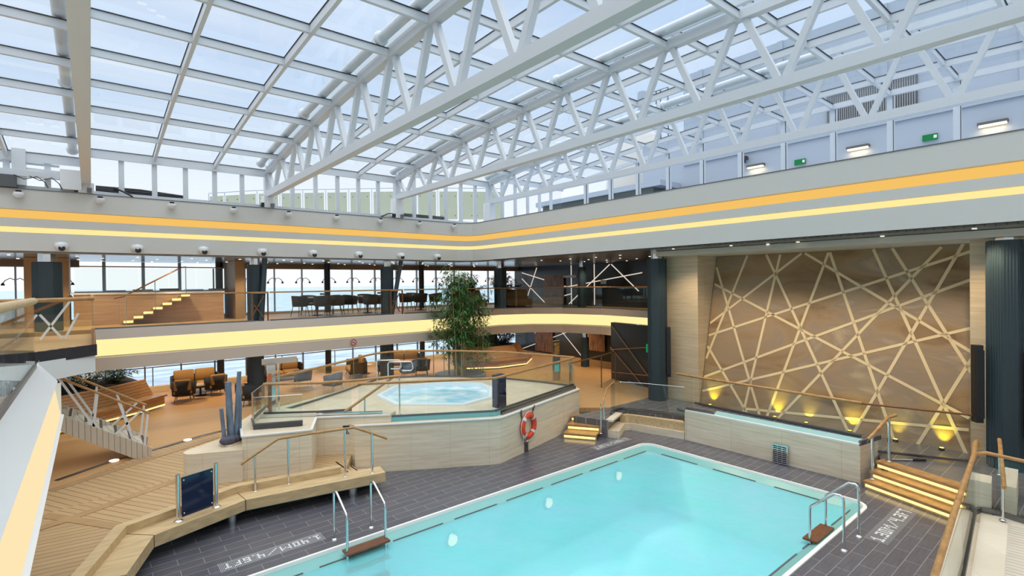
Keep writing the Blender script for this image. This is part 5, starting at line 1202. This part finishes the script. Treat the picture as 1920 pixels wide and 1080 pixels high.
low_table(3.0, 21.4, 'low pale round table between the sofa and two rope armchairs by the planter bench')
low_table(6.3, 21.5, 'low pale round table behind the copper totem')
low_table(9.3, 21.6, 'low pale round table between the sideways sofa and the blue column')

# ------------------------------------------------------------------ bar block with glowing stair on the gallery
t = thing('bar_block', 'stone faced raised bar block with glass screen on top against the gallery windows', 'bar', (1.7, 22, GZ))
MB().box(-.42, 21.0, GZ, 3.72, 23.25, 4.12).build('stone_front', TRAVW, t)
MB().box(-.50, 20.95, 4.12, 3.74, 23.28, 4.17).build('pale_top', LIP, t)
MB().box(4.08, 20.9, GZ, 4.40, 22.9, 5.27).build('side_pier', mat('tan_pier', (.40, .25, .12), .5), t)
MB().box(-1.55, 21.2, GZ, -.52, 22.9, 5.27).build('tan_wall', bpy.data.materials['tan_pier'], t)
glass_rail('glass_balustrade', 'small glass screen with thin brown rail on top of the stone bar block', [(-.4, 21.05), (3.7, 21.05)], 4.17, 5.0, rail=TEAKD, rr=.018, panel=.9)
t = thing('bar_stair', 'teak flight of seven glowing steps rising along the bar block', 'steps', (1.5, 20.7, GZ))
for k in range(7):
    x = .78+k*.26; z = GZ+.03+k*.135
    MB().box(x, 20.35, z, x+.27, 20.98, z+.035).build('tread', TEAK, t); MB().box(x+.01, 20.36, z+.035, x+.25, 20.40, z+.10).build('led_strip', LED, t); MB().box(x+.24, 20.38, z+.035, x+.27, 20.98, z+.135).build('riser', TEAKL, t)
handrail('bar_stair_rail', 'sloping brown handrail on thin posts along the glowing bar steps', [(.55, 20.35, 3.98), (.8, 20.35, 4.05), (2.35, 20.35, 4.98), (2.5, 20.35, 5.0)], [(.85, 20.35, GZ, 4.08), (1.62, 20.35, 3.6, 4.55), (2.48, 20.35, 4.1, 5.0)], r=.022, m=TEAKD, pr=.014)
for k in range(5):
    x = .35+k*.75; o = MB().box(x, 21.3+.1*(k % 2), 4.17, x+.55, 21.7, 4.24+.02*(k % 3)).build('table_setting', mat('setting_%d' % k, ((.10, .07, .05), (.5, .45, .36), (.06, .05, .05), (.35, .27, .18), (.12, .1, .09))[k], .6))
    tag(o, 'low tray of tableware on the bar block top, %s from the sea end' % ORD[k], 'tray', 'trays on the bar block')

# ------------------------------------------------------------------ plants
def leaf(mb, p, d, L, w, up=None):
    d = Vector(d).normalized(); s = d.cross(Vector((0, 0, 1)))
    if s.length < .05: s = Vector((1, 0, 0))
    s.normalize(); n = s.cross(d); p = Vector(p); q = p+d*L*.45+n*L*.05; e = p+d*L-Vector((0, 0, L*.22))
    return mb.add([p, q+s*w, e, q-s*w], [(0, 1, 2, 3)])
def bamboo():
    t = thing('bamboo_clump', 'tall bamboo clump of tan canes and green leaves standing behind the hot tub', 'plant', (11.9, 17.7, Zl))
    rb = random.Random(3); fol = MB()
    for i in range(25):
        bx, by = 11.70+rb.uniform(-1.15, 1.15), 17.7+rb.uniform(-.8, .8)
        f = (bx-11.70)
        H = 4.55-1.05*max(0, f)-abs(rb.gauss(0, .45))-(.5 if f < -.6 else 0); H = max(2.0, H)
        if i < 3: bx, by, H = (11.15, 11.4, 11.6)[i], 17.6, (4.45, 4.6, 4.3)[i]
        lx, ly = rb.uniform(-.22, .22), rb.uniform(-.2, .2)
        pts = [(bx+lx*(k/8)**2, by+ly*(k/8)**2, Zl+H*k/8) for k in range(9)]
        MB().tube(pts, [.022*(1-.6*k/8) for k in range(9)], 7).build('cane', CULM, t)
        nb = 22
        for b in range(nb):
            zf = .34+.66*(b+rb.random())/nb if i % 3 else .16+.84*(b+rb.random())/nb
            c = Vector(lerp(pts[int(zf*7.99)], pts[min(8, int(zf*7.99)+1)], zf*7.99 % 1))
            a = rb.uniform(0, 6.28); br = Vector((math.cos(a), math.sin(a), rb.uniform(-.05, .7)))*rb.uniform(.16, .46)*(1.12-.5*zf)
            for l in range(15):
                p = c+br*rb.uniform(.25, 1.05)+Vector((rb.gauss(0, .05), rb.gauss(0, .05), rb.gauss(0, .045)))
                aa = a+rb.gauss(0, .9); leaf(fol, p, (math.cos(aa), math.sin(aa), rb.uniform(-.7, .35)), rb.uniform(.16, .30), rb.uniform(.016, .028))
    fol.build('leaves', LEAF, t, kind='stuff')
    MB().lathe([(1.0, 0), (1.05, .05), (1.05, .22), (.98, .24)], (11.75, 17.7, Zl), 32).build('planter', mat('planter_grey', (.17, .21, .25), .4), t)
    MB().lathe([(.98, .19), (.1, .22)], (11.75, 17.7, Zl+.02), 32).build('soil', SOIL, t)
bamboo()
def palm(x, y, z, h, r, label, seed, n=26, name='palm_plant', fine=False, pot=None):
    t = thing(name, label, 'plant', (x, y, z)); rb = random.Random(seed); mb = MB(); st = MB()
    for i in range(n):
        a = rb.uniform(0, 6.28); tilt = rb.uniform(.15, 1.05); L = h*rb.uniform(.7, 1.1)
        b = Vector((x+rb.uniform(-1, 1)*r*.45, y+rb.uniform(-1, 1)*r*.45, z)); d = Vector((math.cos(a)*math.sin(tilt), math.sin(a)*math.sin(tilt), math.cos(tilt)))
        pts = [b+d*L*k/6-Vector((0, 0, .35*L*math.sin(tilt)*(k/6)**2)) for k in range(7)]
        st.tube(pts, [.008*(1-.7*k/6) for k in range(7)], 5)
        for k in range(26 if not fine else 8):
            f = rb.uniform(.12, 1.0) if not fine else rb.uniform(.0, .8); c = lerp(pts[int(f*5.99)], pts[int(f*5.99)+1], f*5.99 % 1); aa = a+rb.choice((-1, 1))*rb.uniform(.3, 1.1)
            leaf(mb, c, (math.cos(aa), math.sin(aa), rb.uniform(-.25, .6)), L*rb.uniform(.2, .36), L*.026)
    st.build('stems', LEAFD, t, kind='stuff'); mb.build('fronds', LEAFD, t, kind='stuff')
    if pot: MB().lathe([(pot*.8, 0), (pot, .25), (pot*.95, .26)], (x, y, z-.24), 16).build('pot', BLACK, t)
    return t
def planter_bench(name, label, F, z, seat_h, back_h, seat_d, led=True, back_d=.12, soil=None):
    t = thing(name, label, 'bench', (*F[0], z))
    mb = MB(); band(mb, F, 0, seat_d, z+seat_h-.06, z+seat_h); mb.build('seat', TEAK, t)
    mb = MB(); band(mb, F, .10, seat_d, z+.08, z+seat_h-.06); mb.build('front_panel', BENCHW, t)
    a, b = offset_path(F, seat_d-.05), offset_path(F, seat_d+.22); n = len(F)
    mb = MB(); vs = [(x, y, z+seat_h) for x, y in a]+[(x, y, z+back_h) for x, y in b]+[(x, y, z+back_h) for x, y in offset_path(F, seat_d+.30)]+[(x, y, z) for x, y in offset_path(F, seat_d+.30)]
    fs = [(r_*n+i, r_*n+i+1, (r_+1)*n+i+1, (r_+1)*n+i) for r_ in range(3) for i in range(n-1)]+[(0, n, 2*n, 3*n), (4*n-1, 3*n-1, 2*n-1, n-1)]
    mb.add(vs, fs); mb.build('slatted_back', BENCHW, t)
    if led: m2 = MB(); band(m2, F, .085, .10, z+.06, z+.10); m2.build('led_strip', LED, t)
    if soil: MB().prism(soil, z, z+back_h-.08).build('soil', SOIL, t)
    return t
planter_bench('planter_bench', 'curved slatted teak bench with plants behind it, lit from below beside the braced stair', [(1.88, 20.05), (1.1, 19.25), (.3, 18.65), (-.8, 18.05), (-2.4, 17.6)][::-1], Zl, .42, .90, .55, soil=[(1.2, 20.9), (.2, 19.7), (-1.2, 18.95), (-2.6, 18.5), (-2.6, 22.3), (.9, 22.3)])
for i, (x, y, h, r, l) in enumerate([(-1.3, 20.2, .95, .5, 'nearest the braced stair'), (-.3, 20.6, .9, .5, 'in the middle of the soil bed'), (.5, 21.2, .75, .4, 'at the window end of the soil bed'), (-.9, 21.6, .9, .5, 'at the back of the soil bed')]):
    palm(x, y, Zl+.82, h, r, 'dark green palm behind the lit slatted bench, %s' % l, 20+i, 34)
planter_bench('planter_bench', 'curved teak bench lit from below around the lounge column beyond the hot tub', [(12.9, 19.2), (14.3, 18.35), (16.0, 18.3), (17.3, 19.4)], Zl, .42, .95, .55, soil=[(13.4, 20), (14.6, 19.3), (15.9, 19.2), (16.8, 20), (16.5, 21.5), (13.8, 21.5)])
for i, (x, y, l) in enumerate([(14.2, 20.3, 'on the bamboo side'), (16.0, 20.2, 'on the dark wall side'), (15.2, 20.9, 'directly behind the lounge column')]):
    palm(x, y, Zl+.86, 1.05, .5, 'dark leafy plant in the bench planter around the lounge column, %s' % l, 40+i, 34)
planter_bench('gallery_bench', 'slatted teak bench block on the gallery, on the bamboo side of the column', [(13.2, 19.75), (14.75, 19.75)], GZ, .42, .88, .5, led=False)
planter_bench('gallery_bench', 'slatted teak bench block with sloping back on the gallery, past the dark column', [(15.55, 19.6), (17.1, 19.2)], GZ, .42, .88, .5, led=False)
for i, (x, y, h, l, pt) in enumerate([(14.35, 20.7, 1.1, 'tall dark plant behind the gallery bench beside the dark column', None), (16.2, 20.5, 1.1, 'tall dark plant behind the gallery bench past the dark column', None), (13.95, 20.6, .5, 'small round tufted plant behind the gallery bench', None)]):
    palm(x, y, GZ+.72, h, .35, l, 60+i, 44 if h > 1 else 70, fine=h < 1)
    MB().lathe([(.22, 0), (.28, .72), (.2, .72)], (x, y, GZ), 18).build('pot', BLACK, [o for o in bpy.data.objects if o.get('label') == l][0])
